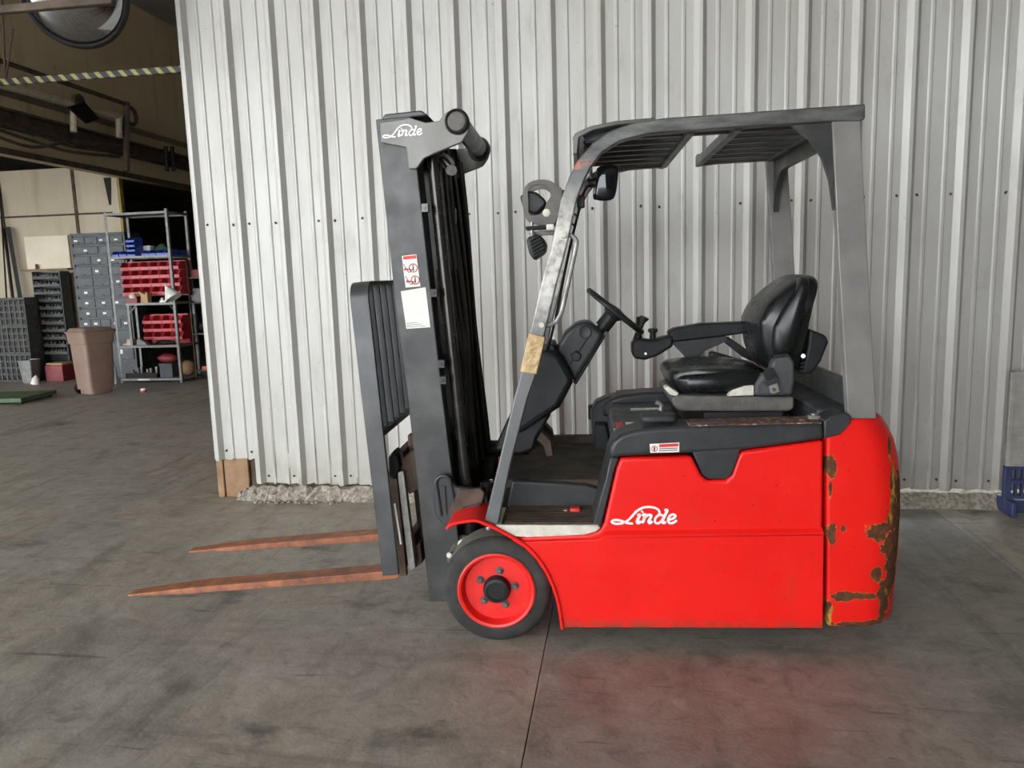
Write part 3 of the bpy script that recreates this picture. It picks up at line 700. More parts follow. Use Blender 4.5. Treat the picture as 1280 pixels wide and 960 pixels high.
wc = (w1 + w2) * .5; dx = (w2 - w1).normalized(); wax = Vector((dx.z, 0, -dx.x)).normalized()
if wax.z < 0: wax = -wax
a = MB(); a.torus(wc, wax, .15, .0135, 44, 10); sw = part(a, 'steering_wheel', 'plastic')
a = MB(); a.lathe([(.012, .02), (.045, .014), (.052, 0), (.045, -.02), (.036, -.03)], wc, wax, 24)
part(a, 'wheel_hub', 'plastic', sw)
for k in range(3):
    an = 2 * math.pi * k / 3 + .4; yv = Vector((0, 1, 0)); d = dx * math.cos(an) + yv * math.sin(an)
    a = MB(); a.tube([wc + d * .03, wc + d * .148], [.016, .011], 8); part(a, 'spoke', 'plastic', sw)
a = MB(); a.cyl(wc - wax * .02, wc - wax * .095, .034, .036, 20); part(a, 'column_collar', 'plastic', cs)
a = MB(); a.cyl(wc - wax * .07, wc - wax * .19, .024, .024, 20); part(a, 'column_shaft', 'plastic', cs)
kb = wc + dx * .135 + Vector((0, -.05, 0))
a = MB(); a.lathe([(.010, 0), (.010, .012), (.008, .022), (.012, .040), (.022, .056), (.022, .062), (.014, .066), (.003, .066)], kb, (.35, 0, .9), 18); part(a, 'spinner_knob', 'plastic', sw)

# ---- seat -----------------------------------------------------------------
SY0, SY1 = .28, .77
def seatpart(px, y, y0, y1, name, m, parent=None, bevel=.02, seg=4, **k):
    a = MB(); a.prism(P(px, y), y0, y1); return part(a, name, m, parent, bevel=bevel, seg=seg, **k)
base = seatpart([(839, 497), (846, 494), (992, 496), (992, 510), (985, 514), (850, 514), (842, 508)], SY0, SY0 - .01, SY1 + .01, 'seat_base', 'seat_base', None, .010)
seatpart([(853, 514), (980, 513), (981, 524), (853, 526)], SY0 + .03, SY0 + .03, SY1 - .03, 'suspension', 'deep_black', base, .004)
seatpart([(880, 516), (978, 514.5), (978, 521), (880, 523)], SY0 + .02, SY0 + .02, SY0 + .04, 'slide_rail', 'cover', base, .002)
txt = bpy.data.curves.new('maker_text', 'FONT'); txt.body = 'GRAMMER'; txt.size = .052; txt.extrude = .0015; txt.align_x = 'CENTER'; txt.align_y = 'CENTER'
to = bpy.data.objects.new('tmp', txt); COL.objects.link(to); dg = bpy.context.evaluated_depsgraph_get(); dg.update()
tme = bpy.data.meshes.new_from_object(to.evaluated_get(dg)); bpy.data.objects.remove(to)
tme.materials.clear(); tme.materials.append(MT['seat_base'])
tp = fp(915, 507, SY0 - .0105); to = bpy.data.objects.new('embossed_lettering', tme); COL.objects.link(to); to.parent = base
to.rotation_euler = (R(90), 0, 0); to.location = (tp.x, SY0 - .0115, tp.z)
cush = P([(836, 476), (837, 467), (846, 462), (880, 458), (930, 458), (962, 465), (962, 480), (940, 490), (860, 494), (846, 492)], SY0 + .02)
def pillow(outline, y0, y1, name, m, parent=None, inset=.035, n=7, power=2.4, cy=0.0):
    cx = sum(p[0] for p in outline) / len(outline); cz = sum(p[1] for p in outline) / len(outline)
    # round the outline, then narrow it towards both sides
    o3 = [p.to_2d() for p in smooth_path([(p[0], p[1], 0) for p in outline + [outline[0]]], 4)][:-1]
    a = MB(); rings = []
    for k in range(n + 1):
        s = -1 + 2 * k / n; sc_ = 1 - inset * abs(s) ** power / max(.05, .12)
        sc_ = max(sc_, .55)
        yy = (y0 + y1) / 2 + s * (y1 - y0) / 2
        rings.append([(cx + (p.x - cx) * sc_, yy, cz + (p.y - cz) * sc_) for p in o3])
    a.loft(rings); return part(a, name, m, parent, sharp=70)
cu = pillow(cush, SY0 + .015, SY1 - .015, 'seat_cushion', 'leather', None, .022, 12, 6)
# raised side bolster of the cushion
pillow(P([(845, 474), (856, 469), (900, 466), (930, 463), (957, 470), (955, 484), (930, 489), (862, 492), (848, 486)], SY0), SY0 - .012, SY0 + .12, 'side_bolster', 'leather', cu, .03, 8, 4)
back = P([(939, 400), (950, 379), (970, 360), (990, 347), (1003, 343), (1013, 346), (1015, 356), (1009, 378), (1002, 410), (994, 440), (985, 462), (965, 466), (950, 452), (941, 428)], .45)
bk = pillow(back, SY0 + .03, SY1 - .03, 'seat_back', 'leather', None, .022, 12, 6)
bol = P([(967, 410), (977, 390), (995, 362), (1004, 347), (1013, 348), (1014, 360), (1006, 388), (998, 420), (990, 444), (974, 450), (966, 436)], SY0 + .01)
pillow(bol, SY0 + .0, SY0 + .13, 'back_bolster', 'leather', bk, .030, 8, 4)
pillow([(p[0] - .0, p[1]) for p in P([(939, 402), (950, 384), (962, 376), (968, 392), (962, 420), (960, 450), (950, 450), (941, 428)], SY1 - .06)], SY1 - .13, SY1 + .0, 'back_bolster', 'leather', bk, .030, 8, 4)
seatpart([(1000, 408), (1020, 416), (1024, 424), (1014, 448), (1004, 462), (990, 464), (998, 430)], .50, .36, .70, 'back_box', 'plastic', bk, .012)
a = MB(); a.cyl(fp(1004, 445, .36), fp(1004, 445, .352), .008); part(a, 'box_screw', 'chrome', bk)
for k in range(5):
    a = MB(); a.tube([fp(998 + k, 470 - 5 * k, .34), fp(1003 + k, 468 - 5 * k, .34)], .006, 6); part(a, 'bellows_rib', 'plastic', bk)
wing = [(943, 495), (943, 482), (950, 470), (962, 464), (966, 450), (975, 444), (987, 443), (993, 452), (994, 475), (990, 494)]
seatpart(wing, SY0 - .02, SY0 - .025, SY0 + .035, 'belt_housing', 'belt', base, .014)
seatpart([(967, 444), (986, 442), (986, 446), (968, 448)], SY0 - .03, SY0 - .03, SY0 + .0, 'housing_cap', 'plastic', base, .002)
seatpart([(953, 466), (965, 459), (974, 474), (960, 481)], SY0 - .03, SY0 - .036, SY0 - .024, 'belt_webbing', 'plastic', base, .002)
for q in ([(954, 478), (970, 471), (973, 473), (956, 481)], [(956, 481), (958, 483), (974, 477), (972, 473)]):
    seatpart(q, SY0 - .03, SY0 - .043, SY0 - .03, 'belt_slot', 'cover', base, .001)
seatpart([(960, 482), (971, 478), (974, 489), (967, 492), (963, 491)], SY0 - .03, SY0 - .042, SY0 - .03, 'belt_buckle', 'steel', base, .002)
a = MB(); a.cyl(fp(967.5, 487, SY0 - .042), fp(967.5, 487, SY0 - .048), .008, None, 14); part(a, 'buckle_bolt', 'brown', base)
seatpart([(909, 495), (916, 487), (930, 482), (942, 481), (942, 494)], SY0 - .01, SY0 - .022, SY0 + .02, 'weight_lever', 'beige', base, .005)
seatpart([(829, 484), (834, 481), (848, 490), (845, 494), (836, 492)], SY0 + .03, SY0 - .005, SY0 + .06, 'slide_handle', 'beige', base, .006)
# armrest with the hydraulic lever console on the far side
AY = .80
arm = seatpart([(834, 414), (842, 410), (875, 404), (905, 403), (938, 401), (940, 414), (915, 418), (875, 423), (838, 427)], AY, AY - .045, AY + .05, 'armrest', 'plastic', None, .010)
seatpart([(838, 427), (906, 419), (909, 425), (880, 438), (866, 452), (868, 458)], AY, AY - .03, AY + .02, 'armrest_panel', 'cover', arm, .004)
seatpart([(902, 425), (910, 421), (938, 440), (942, 452), (928, 446)], AY, AY - .03, AY + .03, 'armrest_bracket', 'plastic', arm, .006)
seatpart([(887, 441), (891, 439), (935, 452), (940, 458), (900, 456), (887, 449)], AY - .07, AY - .10, AY - .03, 'seat_belt_stalk', 'plastic', arm, .008)
con = seatpart([(789, 428), (796, 421), (814, 425), (826, 421), (840, 418), (840, 432), (822, 443), (805, 449), (792, 447), (789, 440)], AY, AY - .055, AY + .055, 'lever_console', 'plastic', arm, .014)
l0 = fp(797, 424, AY - .02)
a = MB(); a.cyl(l0, l0 + Vector((.004, 0, .03)), .024, .016); a.cyl(l0 + Vector((.004, 0, .025)), l0 + Vector((.006, 0, .06)), .012, .014); a.lathe([(.014, 0), (.022, .03), (.026, .05), (.02, .058), (.003, .06)], l0 + Vector((.006, 0, .05)), (.25, 0, .97), 16); part(a, 'control_lever', 'plastic', arm)
l1 = fp(816, 425, AY + .02)
a = MB(); a.cyl(l1, l1 + Vector((0, 0, .04)), .016, .014); a.lathe([(.014, 0), (.024, .006), (.024, .02), (.003, .024)], l1 + Vector((0, 0, .035)), (0, 0, 1), 16); part(a, 'control_lever', 'plastic', arm)
a = MB(); a.cyl(fp(807, 442, AY - .055), fp(807, 442, AY - .06), .005, None, 10); part(a, 'console_screw', 'chrome', arm)

# ---- overhead guard --------------------------------------------------------
outer = [(604.7, 656), (623, 580), (642, 500), (651, 467), (662, 417), (677.5, 350), (689, 310), (701, 250), (711, 222), (721, 201), (741, 178), (762, 163), (794, 152), (834, 146.5), (900, 142), (990, 135.5), (1083, 129)]
inner = [(1083, 148), (1076, 151), (1039, 151), (959, 156), (856, 163), (809, 167), (775, 176), (753, 190), (739, 208), (730, 226), (721, 250), (708, 310), (697, 350), (681, 417), (670.5, 467), (659, 500), (638.5, 580), (622.5, 657)]
gpath = P(outer + inner)
MT['post'] = worn_post()
def guard_side(S):
    if S(0) == 0:
        a = MB(); a.prism(gpath, S(.008), S(.066)); o = part(a, 'guard_rail', 'post', bevel=.006)
    else:                                     # the far rail stops either side of the open roof bay
        nO = len(outer); go, gi = gpath[:nO], gpath[nO:]
        fr = [p for p in go if p[0] < .80 or p[1] < 1.9] + [(.80, 2.090), (.80, 2.034)] + [p for p in gi if p[0] < .80 or p[1] < 1.9]
        a = MB(); a.prism(fr, S(.008), S(.066)); o = part(a, 'guard_rail', 'post', bevel=.006)
        re_ = [(.96, 2.096), (gpath[nO - 1][0], gpath[nO - 1][1])] + [p for p in gi if p[0] > .96 and p[1] > 1.9] + [(.96, 2.038)]
        a = MB(); a.prism(re_, S(.008), S(.066)); part(a, 'guard_rail', 'post', bevel=.006)
    q = P([(1042, 151), (1077, 150), (1087, 340), (1097, 524), (1062, 524), (1051, 340)])
    a = MB(); a.prism(q, S(.012), S(.055)); part(a, 'rear_post', 'post_grey', bevel=.003)
    g = P([(992, 155), (1042, 151), (1045, 262), (1040, 225), (1030, 195), (1015, 173)])
    a = MB(); a.prism(g, S(.022), S(.045)); 
    if S(0) == 0: part(a, 'gusset', 'mast_grey', o)
    return o
both(guard_side)
top = [(-.03, .0)]
vis = [(.352, 1.985), (.350, 2.045), (.362, 2.062), (.42, 2.085), (.52, 2.10), (.66, 2.105), (.66, 2.09), (.52, 2.085), (.43, 2.07), (.375, 2.045), (.367, 1.985)]
a = MB(); a.prism(vis, .066, WD - .066); part(a, 'front_visor', 'visor', bevel=.003)
def zroof(x): return 2.060 + (x - .45) * .018
def slat(x0, x1, y):
    a = MB(); a.prism([(x0, zroof(x0) - .018), (x1, zroof(x1) - .018), (x1, zroof(x1) + .018), (x0, zroof(x0) + .018)], y - .016, y + .016); return part(a, 'roof_slat', 'grey_paint', bevel=.004)
for y in (.17, .31, .45, .59, .73, .87): slat(.40, .80, y)
slat(.80, .97, .17)
for y in (.17, .31, .45, .59, .73, .87): slat(.97, 1.31, y)
for x in (.79, .965, 1.31):
    a = MB(); a.box(x - .008, x + .022, .05, WD - .05, zroof(x) - .030, zroof(x) + .012); part(a, 'roof_crossbar', 'grey_paint', bevel=.003)
yz = [(.05, 2.07), (.05, 1.80)]
for k in range(7): an = R(180 - 90 * k / 6); yz.append((.25 + .19 * math.cos(an), 1.80 + .19 * math.sin(an)))
for k in range(7): an = R(90 - 90 * k / 6); yz.append((WD - .25 + .19 * math.cos(an), 1.80 + .19 * math.sin(an)))
yz += [(WD - .05, 1.80), (WD - .05, 2.07)]
a = MB(); a.prismx(yz, 1.335, 1.36); part(a, 'rear_arch', 'grey_paint')
a = MB(); a.box(1.43, 1.455, .05, WD - .05, .90, 1.075); part(a, 'rear_panel', 'grey_paint', bevel=.003)
tp_ = P([(661, 416), (682, 421), (671, 468), (650, 465)], .004)
a = MB(); a.prism(tp_, .003, .071); part(a, 'tape_wrap', 'tape', bevel=.004)
# grab handle behind the post
hp = smooth_path([fp(703, 296, .035), fp(712, 294, .035), fp(719, 299, .03), fp(720, 308, .03), fp(712, 345, .03), fp(703, 385, .03), fp(699, 396, .03), fp(692, 404, .035), fp(676, 408, .035)], 5)
a = MB(); a.tube(hp, .0095, 10); gh = part(a, 'grab_handle', 'steel')
for q in ((704, 294), (677, 406)):
    a = MB(); p = fp(*q, .004); a.cyl(p + Vector((0, -.008, 0)), p + Vector((0, .02, 0)), .011, .013, 12); part(a, 'handle_bolt', 'beige', gh)
cb = smooth_path([fp(734, 232, .07), fp(727, 248, .07), fp(722, 270, .07), fp(717, 290, .07), fp(708, 330, .07), fp(694, 400, .07), fp(684, 440, .07)], 4)
a = MB(); a.tube(cb, .006, 6); part(a, 'cable', 'plastic')
a = MB(); a.obox(fp(726, 252, .08), (.03, .03, .05)); part(a, 'cable_clip', 'plastic', bevel=.005)
a = MB(); lp = [fp(717 + 4 * math.cos(t), 274 + 7 * math.sin(t), .075) for t in [k * math.pi / 6 for k in range(12)]]; a.tube(lp, .004, 6); part(a, 'cable', 'plastic')
# mirror under the roof
mo = P([(745, 215), (748, 209), (762, 206), (770, 208), (773, 214), (771, 236), (767, 248), (758, 251), (746, 250), (741, 245)], .12)
mp = pillow(mo, .10, .145, 'rear_view_mirror', 'glass_black', None, .030, 6, 4)
a = MB(); a.cyl(fp(735, 229, .12), fp(750, 228, .12), .019, .015, 14); a.cyl(fp(742, 229, .12), fp(745, 229, .12), .022, .022, 14); part(a, 'mirror_joint', 'plastic', mp)
a = MB(); a.tube([fp(738, 205, .10), fp(739, 226, .12)], .007, 8); part(a, 'mirror_arm', 'steel', mp)
# work light in its steel bracket
WY = .02
bo = P([(653, 246), (656, 234), (664, 227), (676, 224.5), (688, 226), (697, 233), (703, 240), (693, 280), (664, 277), (657, 273), (654, 262)], WY)
bi = P([(660, 240), (664, 234), (672, 231), (681, 232), (687, 238), (688, 246), (684, 252), (680, 262), (674, 268), (662, 268), (661, 255)], WY)
def ringplate(o, i_, y0, y1):
    import itertools
    o3 = [p.to_2d() for p in smooth_path([(*p, 0) for p in o + [o[0]]], 3)][:-1]; i3 = [p.to_2d() for p in smooth_path([(*p, 0) for p in i_ + [i_[0]]], 3)][:-1]
    c = Vector((sum(p.x for p in i3) / len(i3), sum(p.y for p in i3) / len(i3)))
    def hit(poly, an):
        d = Vector((math.cos(an), math.sin(an))); best = 1e9
        for k in range(len(poly)):
            p, q = poly[k] - c, poly[(k + 1) % len(poly)] - c; e = q - p; den = d.x * e.y - d.y * e.x
            if abs(den) < 1e-12: continue
            t = (p.x * e.y - p.y * e.x) / den; u = (p.x * d.y - p.y * d.x) / den
            if t > 0 and -1e-6 <= u <= 1 + 1e-6: best = min(best, t)
        return c + d * best
    mb = MB(); n = 48; V = []; F = []
    for k in range(n):
        an = 2 * math.pi * k / n; po, pi_ = hit(o3, an), hit(i3, an)
        V += [(po.x, y0, po.y), (pi_.x, y0, pi_.y), (po.x, y1, po.y), (pi_.x, y1, pi_.y)]
    for k in range(n):
        a_, b_ = 4 * k, 4 * ((k + 1) % n)
        F += [(a_, b_, b_ + 1, a_ + 1), (a_ + 2, a_ + 3, b_ + 3, b_ + 2), (a_, a_ + 2, b_ + 2, b_), (a_ + 1, b_ + 1, b_ + 3, a_ + 3)]
    return mb.add(V, F)
lb = part(ringplate(bo, bi, WY - .004, WY + .006), 'light_bracket', 'seat_base', bevel=.0015)
for y in (.17,):
    part(ringplate(bo, bi, y, y + .008), 'bracket_plate', 'seat_base', lb, bevel=.0015)
a = MB(); a.prism(P([(702, 237), (706, 238), (696, 281), (692, 281)], WY + .01), WY + .0, .18); part(a, 'bracket_back', 'plastic', lb, bevel=.003)
lamp = P([(650, 246), (656, 243), (661, 239), (671, 241), (682, 250), (684, 256), (676, 264), (672, 268), (663, 267), (655, 262)], .06)
a = MB(); a.prism(lamp, .03, .165); part(a, 'lamp_housing', 'plastic', lb, bevel=.012, seg=3)
a = MB(); c = fp(683, 266, WY - .004); a.cyl(c + Vector((0, -.007, 0)), c + Vector((0, .01, 0)), .011, None, 6); a.cyl(c + Vector((0, -.002, 0)), c + Vector((0, .0, 0)), .015, None, 16); part(a, 'bracket_bolt', 'beige', lb)
a = MB(); a.prism(P([(657, 283), (690, 281), (692, 285), (657, 287)], WY), WY, .12); part(a, 'lower_bracket', 'deep_black', lb, bevel=.002)
a = MB(); a.tube([fp(665, 276, .05), fp(665, 293, .05)], .006, 8); a.cyl(fp(665, 291, .03), fp(666, 295, .03), .012, .010, 10); a.tube([fp(665, 292, .05), fp(693, 291, .05)], .009, 8); part(a, 'lamp_stem', 'steel', lb)
a = MB(); a.obox(fp(688, 284, .02), (.03, .03, .022)); part(a, 'connector', 'beige', lb, bevel=.004)
wl = P([(658, 300), (663, 295), (672, 293), (679, 297), (684, 306), (682, 316), (668, 326), (662, 317)], .05)
a = MB(); a.prism(wl, .02, .14); wlo = part(a, 'work_light', 'plastic', bevel=.010, seg=3)
for k in range(6):
    t = k / 5; p0 = fp(664 + 2.0 * t * 5 - 2, 298 + 0.6 * k + 5.0 * t * 3, .016); p1 = fp(676 + 1.6 * k - 1, 294.5 + 3.8 * k, .016)
    p0 = fp(663 + 1.0 * k, 302 + 4.0 * k, .016)
    a = MB(); a.tube([p0, p1], .0045, 6); part(a, 'cooling_fin', 'plastic', wlo)
a = MB(); a.tube(smooth_path([fp(670, 294, .06), fp(676, 291, .06), fp(690, 292, .06)], 4), .004, 6); part(a, 'lamp_cable', 'plastic', wlo)

# ---- front wheels -------------------------------------------------------------
def wheel(S, sgn):
    c = Vector((0, S(.02), .2285)); ax = Vector((0, sgn, 0)); Rr = .2285
    a = MB(); a.lathe([(.150, .012), (.165, .002), (.180, .004), (.205, .000), (.222, .012), (.2285, .030), (.2285, .16), (.218, .176), (.16, .178), (.15, .17)], c, ax, 64, loop=True); w = part(a, 'front_wheel', 'rubber', sharp=50)
    a = MB(); a.lathe([(.2289, .032), (.2292, .05), (.2292, .14), (.2289, .158), (.226, .158), (.226, .032)], c, ax, 64, loop=True); part(a, 'tread_band', 'tread', w, sharp=50)
    a = MB(); a.lathe([(.160, .03), (.1625, .004), (.1625, -.004), (.157, -.007), (.148, -.004), (.143, .006), (.139, .026), (.130, .034), (.06, .032), (.03, .03), (.002, .03)], c, ax, 64); rim = part(a, 'wheel_rim', 'rim_red', w, sharp=40)
    a = MB(); a.torus(c + ax * .002, ax, .1640, .0035, 64, 6); part(a, 'rim_edge', 'brown', w)
    a = MB(); a.lathe([(.058, .034), (.057, .008), (.050, -.004), (.040, -.006), (.038, -.001), (.002, -.001)], c, ax, 40); part(a, 'hub_cap', 'plastic', w, sharp=30)
    a = MB(); a.torus(c + ax * -.002, ax, .045, .0030, 40, 6); part(a, 'hub_ring', 'plastic', w)
    for k in range(5):
        an = R(80 + 72 * k); p = c + Vector((math.cos(an) * .078, 0, math.sin(an) * .078))
        a = MB(); a.lathe([(.0175, .032), (.0165, .026), (.012, .0265)], p, ax, 20); a.lathe([(.0115, .031), (.0115, .018), (.008, .015), (.001, .015)], p, ax, 6); part(a, 'wheel_nut', 'seat_base', w, sharp=30)
wheel(lambda y: y, 1); wheel(lambda y: WD - y, -1)
for y in (.44, .61):                              # twin steered wheel under the counterweight
    a = MB(); a.lathe([(.10, -.06), (.17, -.065), (.19, -.05), (.19, .05), (.17, .065), (.10, .06)], (1.20, y, .19), (0, 1, 0), 40); part(a, 'rear_wheel', 'rubber')
a = MB(); a.cyl((0, .2, .2285), (0, WD - .2, .2285), .08); a.box(-.10, .12, .2, .30, .17, .34); part(a, 'drive_axle', 'deep_black', bevel=.01)
a = MB(); a.prism(P([(556, 700), (561, 684), (566, 677), (584, 674), (596, 690), (590, 705), (562, 712)], .19), .19, .27); a.cyl(fp(562, 694, .19), fp(562, 694, .165), .014); part(a, 'axle_bracket', 'beige', bevel=.008)
a = MB(); a.box(.22, .34, .30, .50, .19, .23); part(a, 'belly_plate', 'brown', bevel=.003)

# ---- mast ---------------------------------------------------------------------
MY = .19
rail = [(469.5, 149.5), (513, 145), (521, 205), (552.6, 490), (566, 600), (580, 752), (537, 752), (509, 490), (496.5, 402)]
rl = P(rail, MY)
def mast_side(S):
    a = MB(); a.prism(rl, S(MY), S(MY + .022)); ml = part(a, 'mast_rail', 'mast_grey', bevel=.004)
    fr, bk_ = rl[0], rl[1]
    # flanges of the channel
    dpt = [(rl[0][0], rl[0][1]), (rl[0][0] + .022, rl[0][1]), (rl[6][0] + .022, rl[6][1]), (rl[6][0], rl[6][1])]
    a = MB(); a.prism(dpt, S(MY + .02), S(MY + .085)); part(a, 'rail_flange', 'mast_grey', ml)
    dp2 = [(rl[2][0] - .02, rl[2][1]), (rl[2][0], rl[2][1]), (rl[5][0], rl[5][1]), (rl[5][0] - .02, rl[5][1])]
    a = MB(); a.prism(dp2, S(MY + .02), S(MY + .085)); part(a, 'rail_flange', 'mast_grey', ml)
    # inner rail
    mv = lambda p, d: (p[0] + d, p[1])
    q = [mv(rl[0], .035), mv(rl[0], .15), mv(rl[6], .14), mv(rl[6], .035)]
    a = MB(); a.prism([(p[0], p[1] + (.06 if i > 1 else -.03)) for i, p in enumerate(q)], S(MY + .085), S(MY + .105)); part(a, 'inner_rail', 'black_steel')
    q = [mv(rl[0], .11), mv(rl[0], .15), mv(rl[6], .14), mv(rl[6], .10)]
    a = MB(); a.prism([(p[0], p[1] + (.06 if i > 1 else -.03)) for i, p in enumerate(q)], S(MY + .085), S(MY + .15)); part(a, 'inner_rail', 'black_steel')
    return ml
both(mast_side)
ux = Vector((rl[6][0] - rl[0][0], 0, rl[6][1] - rl[0][1])).normalized()         # down along the mast
def mastpt(w, off, y):                            # w metres below the head, off metres behind the front edge
    p = Vector((rl[0][0], y, rl[0][1])) + ux * w; b_ = Vector((-ux.z, 0, ux.x)); b_ = b_ if b_.x > 0 else -b_
    return p + b_ * off
ML = 2.05
for w, wd in ((.03, .12), (1.02, .08), (1.90, .12)):
    a = MB(); A = mastpt(w, .02, 0); B = mastpt(w, .05, 0); C = mastpt(w + wd, .05, 0); D = mastpt(w + wd, .02, 0)
    a.prism([(p.x, p.z) for p in (A, B, C, D)], MY + .02, WD - MY - .02); part(a, 'mast_crossmember', 'black_steel', bevel=.004)
def lift(S):
    y = S(MY + .075)
    a = MB(); a.cyl(mastpt(.12, .205, y), mastpt(1.62, .205, y), .026, None, 20); cy = part(a, 'lift_cylinder', 'cyl')
    a = MB(); a.cyl(mastpt(.05, .205, y), mastpt(.12, .205, y), .030, None, 20); part(a, 'cylinder_cap', 'black_steel', cy)
    a = MB(); a.cyl(mastpt(1.62, .205, y), mastpt(1.80, .205, y), .030, None, 20); part(a, 'cylinder_foot', 'black_steel', cy)
    for w in (.37, .72, 1.02, 1.09):
        a = MB(); a.obox(mastpt(w, .165, S(MY + .01)), (.028, .03, .034)); c = mastpt(w, .165, S(MY - .007)); a.cyl(c, c + Vector((0, -.003 if S(0) == 0 else .003, 0)), .006, None, 8); part(a, 'hose_clamp', 'head_grey' if w < .5 else 'cover', cy, bevel=.002)
both(lift)
# hoses and chains between the rails
hz = [(.225, .33, .012), (.255, .36, .009), (.275, .40, .012), (.265, .46, .014), (.285, .52, .010), (.27, .58, .012), (.29, .66, .014), (.285, .74, .012), (.26, .80, .012)]
for off, y, r_ in [(.2 + (o_ - .2) * .6, y_, q_) for o_, y_, q_ in hz]:
    a = MB(); pth = [mastpt(.12 + k * .2, off + .006 * math.sin(k * 1.1 + y * 9), y) for k in range(8)]
    a.tube(smooth_path(pth, 3), r_, 8); part(a, 'hydraulic_hose', 'black_steel')
for y in (.44, .63):
    a = MB()
    for k in range(46): a.obox(mastpt(.14 + k * .036, .22, y), (.018, .020 if k % 2 else .014, .033), Matrix.Rotation(math.atan2(-ux.x, -ux.z), 3, 'Y'))
    part(a, 'lift_chain', 'brown')
a = MB(); A, B, C, D = mastpt(.2, .19, 0), mastpt(.2, .235, 0), mastpt(1.7, .235, 0), mastpt(1.7, .19, 0)
a.prism([(p.x, p.z) for p in (A, B, C, D)], .40, .74); part(a, 'chain_guard', 'deep_black', bevel=.004)
a = MB(); A, B, C, D = mastpt(.62, .15, 0), mastpt(.62, .22, 0), mastpt(.86, .22, 0), mastpt(.86, .15, 0)
a.prism([(p.x, p.z) for p in (A, B, C, D)], .36, .40); part(a, 'rust_plate', 'brown', bevel=.004)
# shackle and fittings below the head
a = MB(); a.torus(fp(558, 202, .30), (.5, .5, .6), .035, .008, 24, 8); sh = part(a, 'hose_fitting', 'steel')
a = MB(); a.cyl(fp(552, 196, .30), fp(566, 212, .30), .016, .020, 12); part(a, 'fitting_nut', 'cyl', sh)
a = MB(); a.cyl(fp(563, 213, .28), fp(565, 213, .25), .022, None, 8); part(a, 'fitting_nut', 'steel', sh)
a = MB(); a.obox(fp(563, 270, .45), (.05, .05, .07)); part(a, 'hose_bracket', 'black_steel', bevel=.005)
# head plate with the lettering, and the roller tube across
HY = MY - .018
hp_ = [(475, 153), (513, 147), (532, 153), (549, 151), (556, 141), (565, 136.5), (575, 137), (584, 143), (588, 154), (585, 166), (577, 178), (545, 191), (530, 198), (523, 208), (520, 211), (511, 211), (508, 184), (476, 178)]
hq = P(hp_, HY)
def head(S):
    a = MB(); a.prism(hq, S(HY), S(HY + .020)); o = part(a, 'mast_head', 'head_grey', bevel=.004)
    return o
mh = head(lambda y: y)
a = MB(); a.prism([(p[0], p[1]) for p in hq], WD - HY - .020, WD - HY); part(a, 'mast_head', 'head_grey', bevel=.004)
rc = fp(571.5, 152.5, HY)
ra = MB(); ra.cyl((rc.x, HY + .01, rc.z), (rc.x, WD - HY - .01, rc.z), .042, None, 28); part(ra, 'head_tube', 'grey_paint')
ra = MB(); ra.lathe([(.050, .0), (.050, -.012), (.044, -.016), (.040, -.010), (.036, -.010)], (rc.x, HY, rc.z), (0, 1, 0), 32); part(ra, 'tube_collar', 'plastic', mh)
ra = MB(); ra.lathe([(.037, .0), (.037, -.014), (.034, -.017), (.002, -.018)], (rc.x, HY, rc.z), (0, 1, 0), 32); part(ra, 'tube_cap', 'seat_base', mh)
ra = MB(); ra.cyl((rc.x, WD - HY - .05, rc.z), (rc.x, WD - HY - .01, rc.z), .056, None, 28); part(ra, 'tube_collar', 'plastic', mh)
# curved cross plate on top of the head
a = MB(); t0 = mastpt(-.015, .02, 0); a.prism([(t0.x, t0.z - .02), (t0.x + .20, t0.z - .01), (t0.x + .17, t0.z + .012), (t0.x + .02, t0.z + .004)], MY, WD - MY); part(a, 'head_plate', 'grey_paint', mh, bevel=.006)
o0 = fl(440 + 245 / 6.4, 130 + 262 / 6.4, HY); s2 = (fl(528, 165, HY)[0] - fl(478, 165, HY)[0]) / 330
part(pen(LINDE, lambda X, Y, t: (o0[0] + (X - 95) * s2, HY - .0 - t, o0[1] - (Y - 692) * s2 + (X - 95) * s2 * .03), .0025), 'lettering', 'white', mh)
# stickers on the rail
s1 = sticker(None, [(502.5, 320), (520.5, 318), (525.5, 358), (507, 359.5)], MY - .001, 'pictogram_sticker')
sticker(s1, [(503.5, 320.5), (520, 318.8), (520.6, 323), (504.3, 324.6)], MY - .0028, 'print', 'red_print', .0008)
for k, (cx_, cy_) in enumerate(((516.5, 335), (519, 350))):
    c = fp(cx_, cy_, MY - .003); a = MB(); a.torus(c, (0, 1, 0), .017, .0022, 22, 6); part(a, 'print', 'red_print', s1)
    a = MB(); a.obox(c + Vector((0, 0, -.003)), (.006, .002, .018)); a.obox(c + Vector((0, 0, .010)), (.006, .002, .006)); a.tube([c + Vector((-.011, -.0005, -.011)), c + Vector((-.002, -.0005, -.004))], .0015, 5); part(a, 'print', 'dark_print', s1)
    d = fp(cx_ - 8.5, cy_ + 1.5, MY - .003); a = MB(); a.tube([d + Vector((-.012, 0, .022)), d, d + Vector((.012, 0, .0))], .0018, 5); a.torus(d + Vector((.012, 0, -.006)), (0, 1, 0), .007, .0018, 14, 5); part(a, 'print', 'dark_print', s1)
    a = MB(); a.obox(d + Vector((-.004, 0, -.001)), (.012, .002, .010)); part(a, 'print', 'red_print', s1)
s2_ = sticker(None, [(501, 364), (532, 359), (538, 409), (508, 411)], MY - .001, 'load_plate')
for k in range(3): sticker(s2_, [(508 + .3 * k, 404 + 2.2 * k), (522 + 5 * k, 402.6 + 2.2 * k), (522 + 5 * k, 403.2 + 2.2 * k), (508 + .3 * k, 404.7 + 2.2 * k)], MY - .0028, 'print', 'seat_base', .0006)
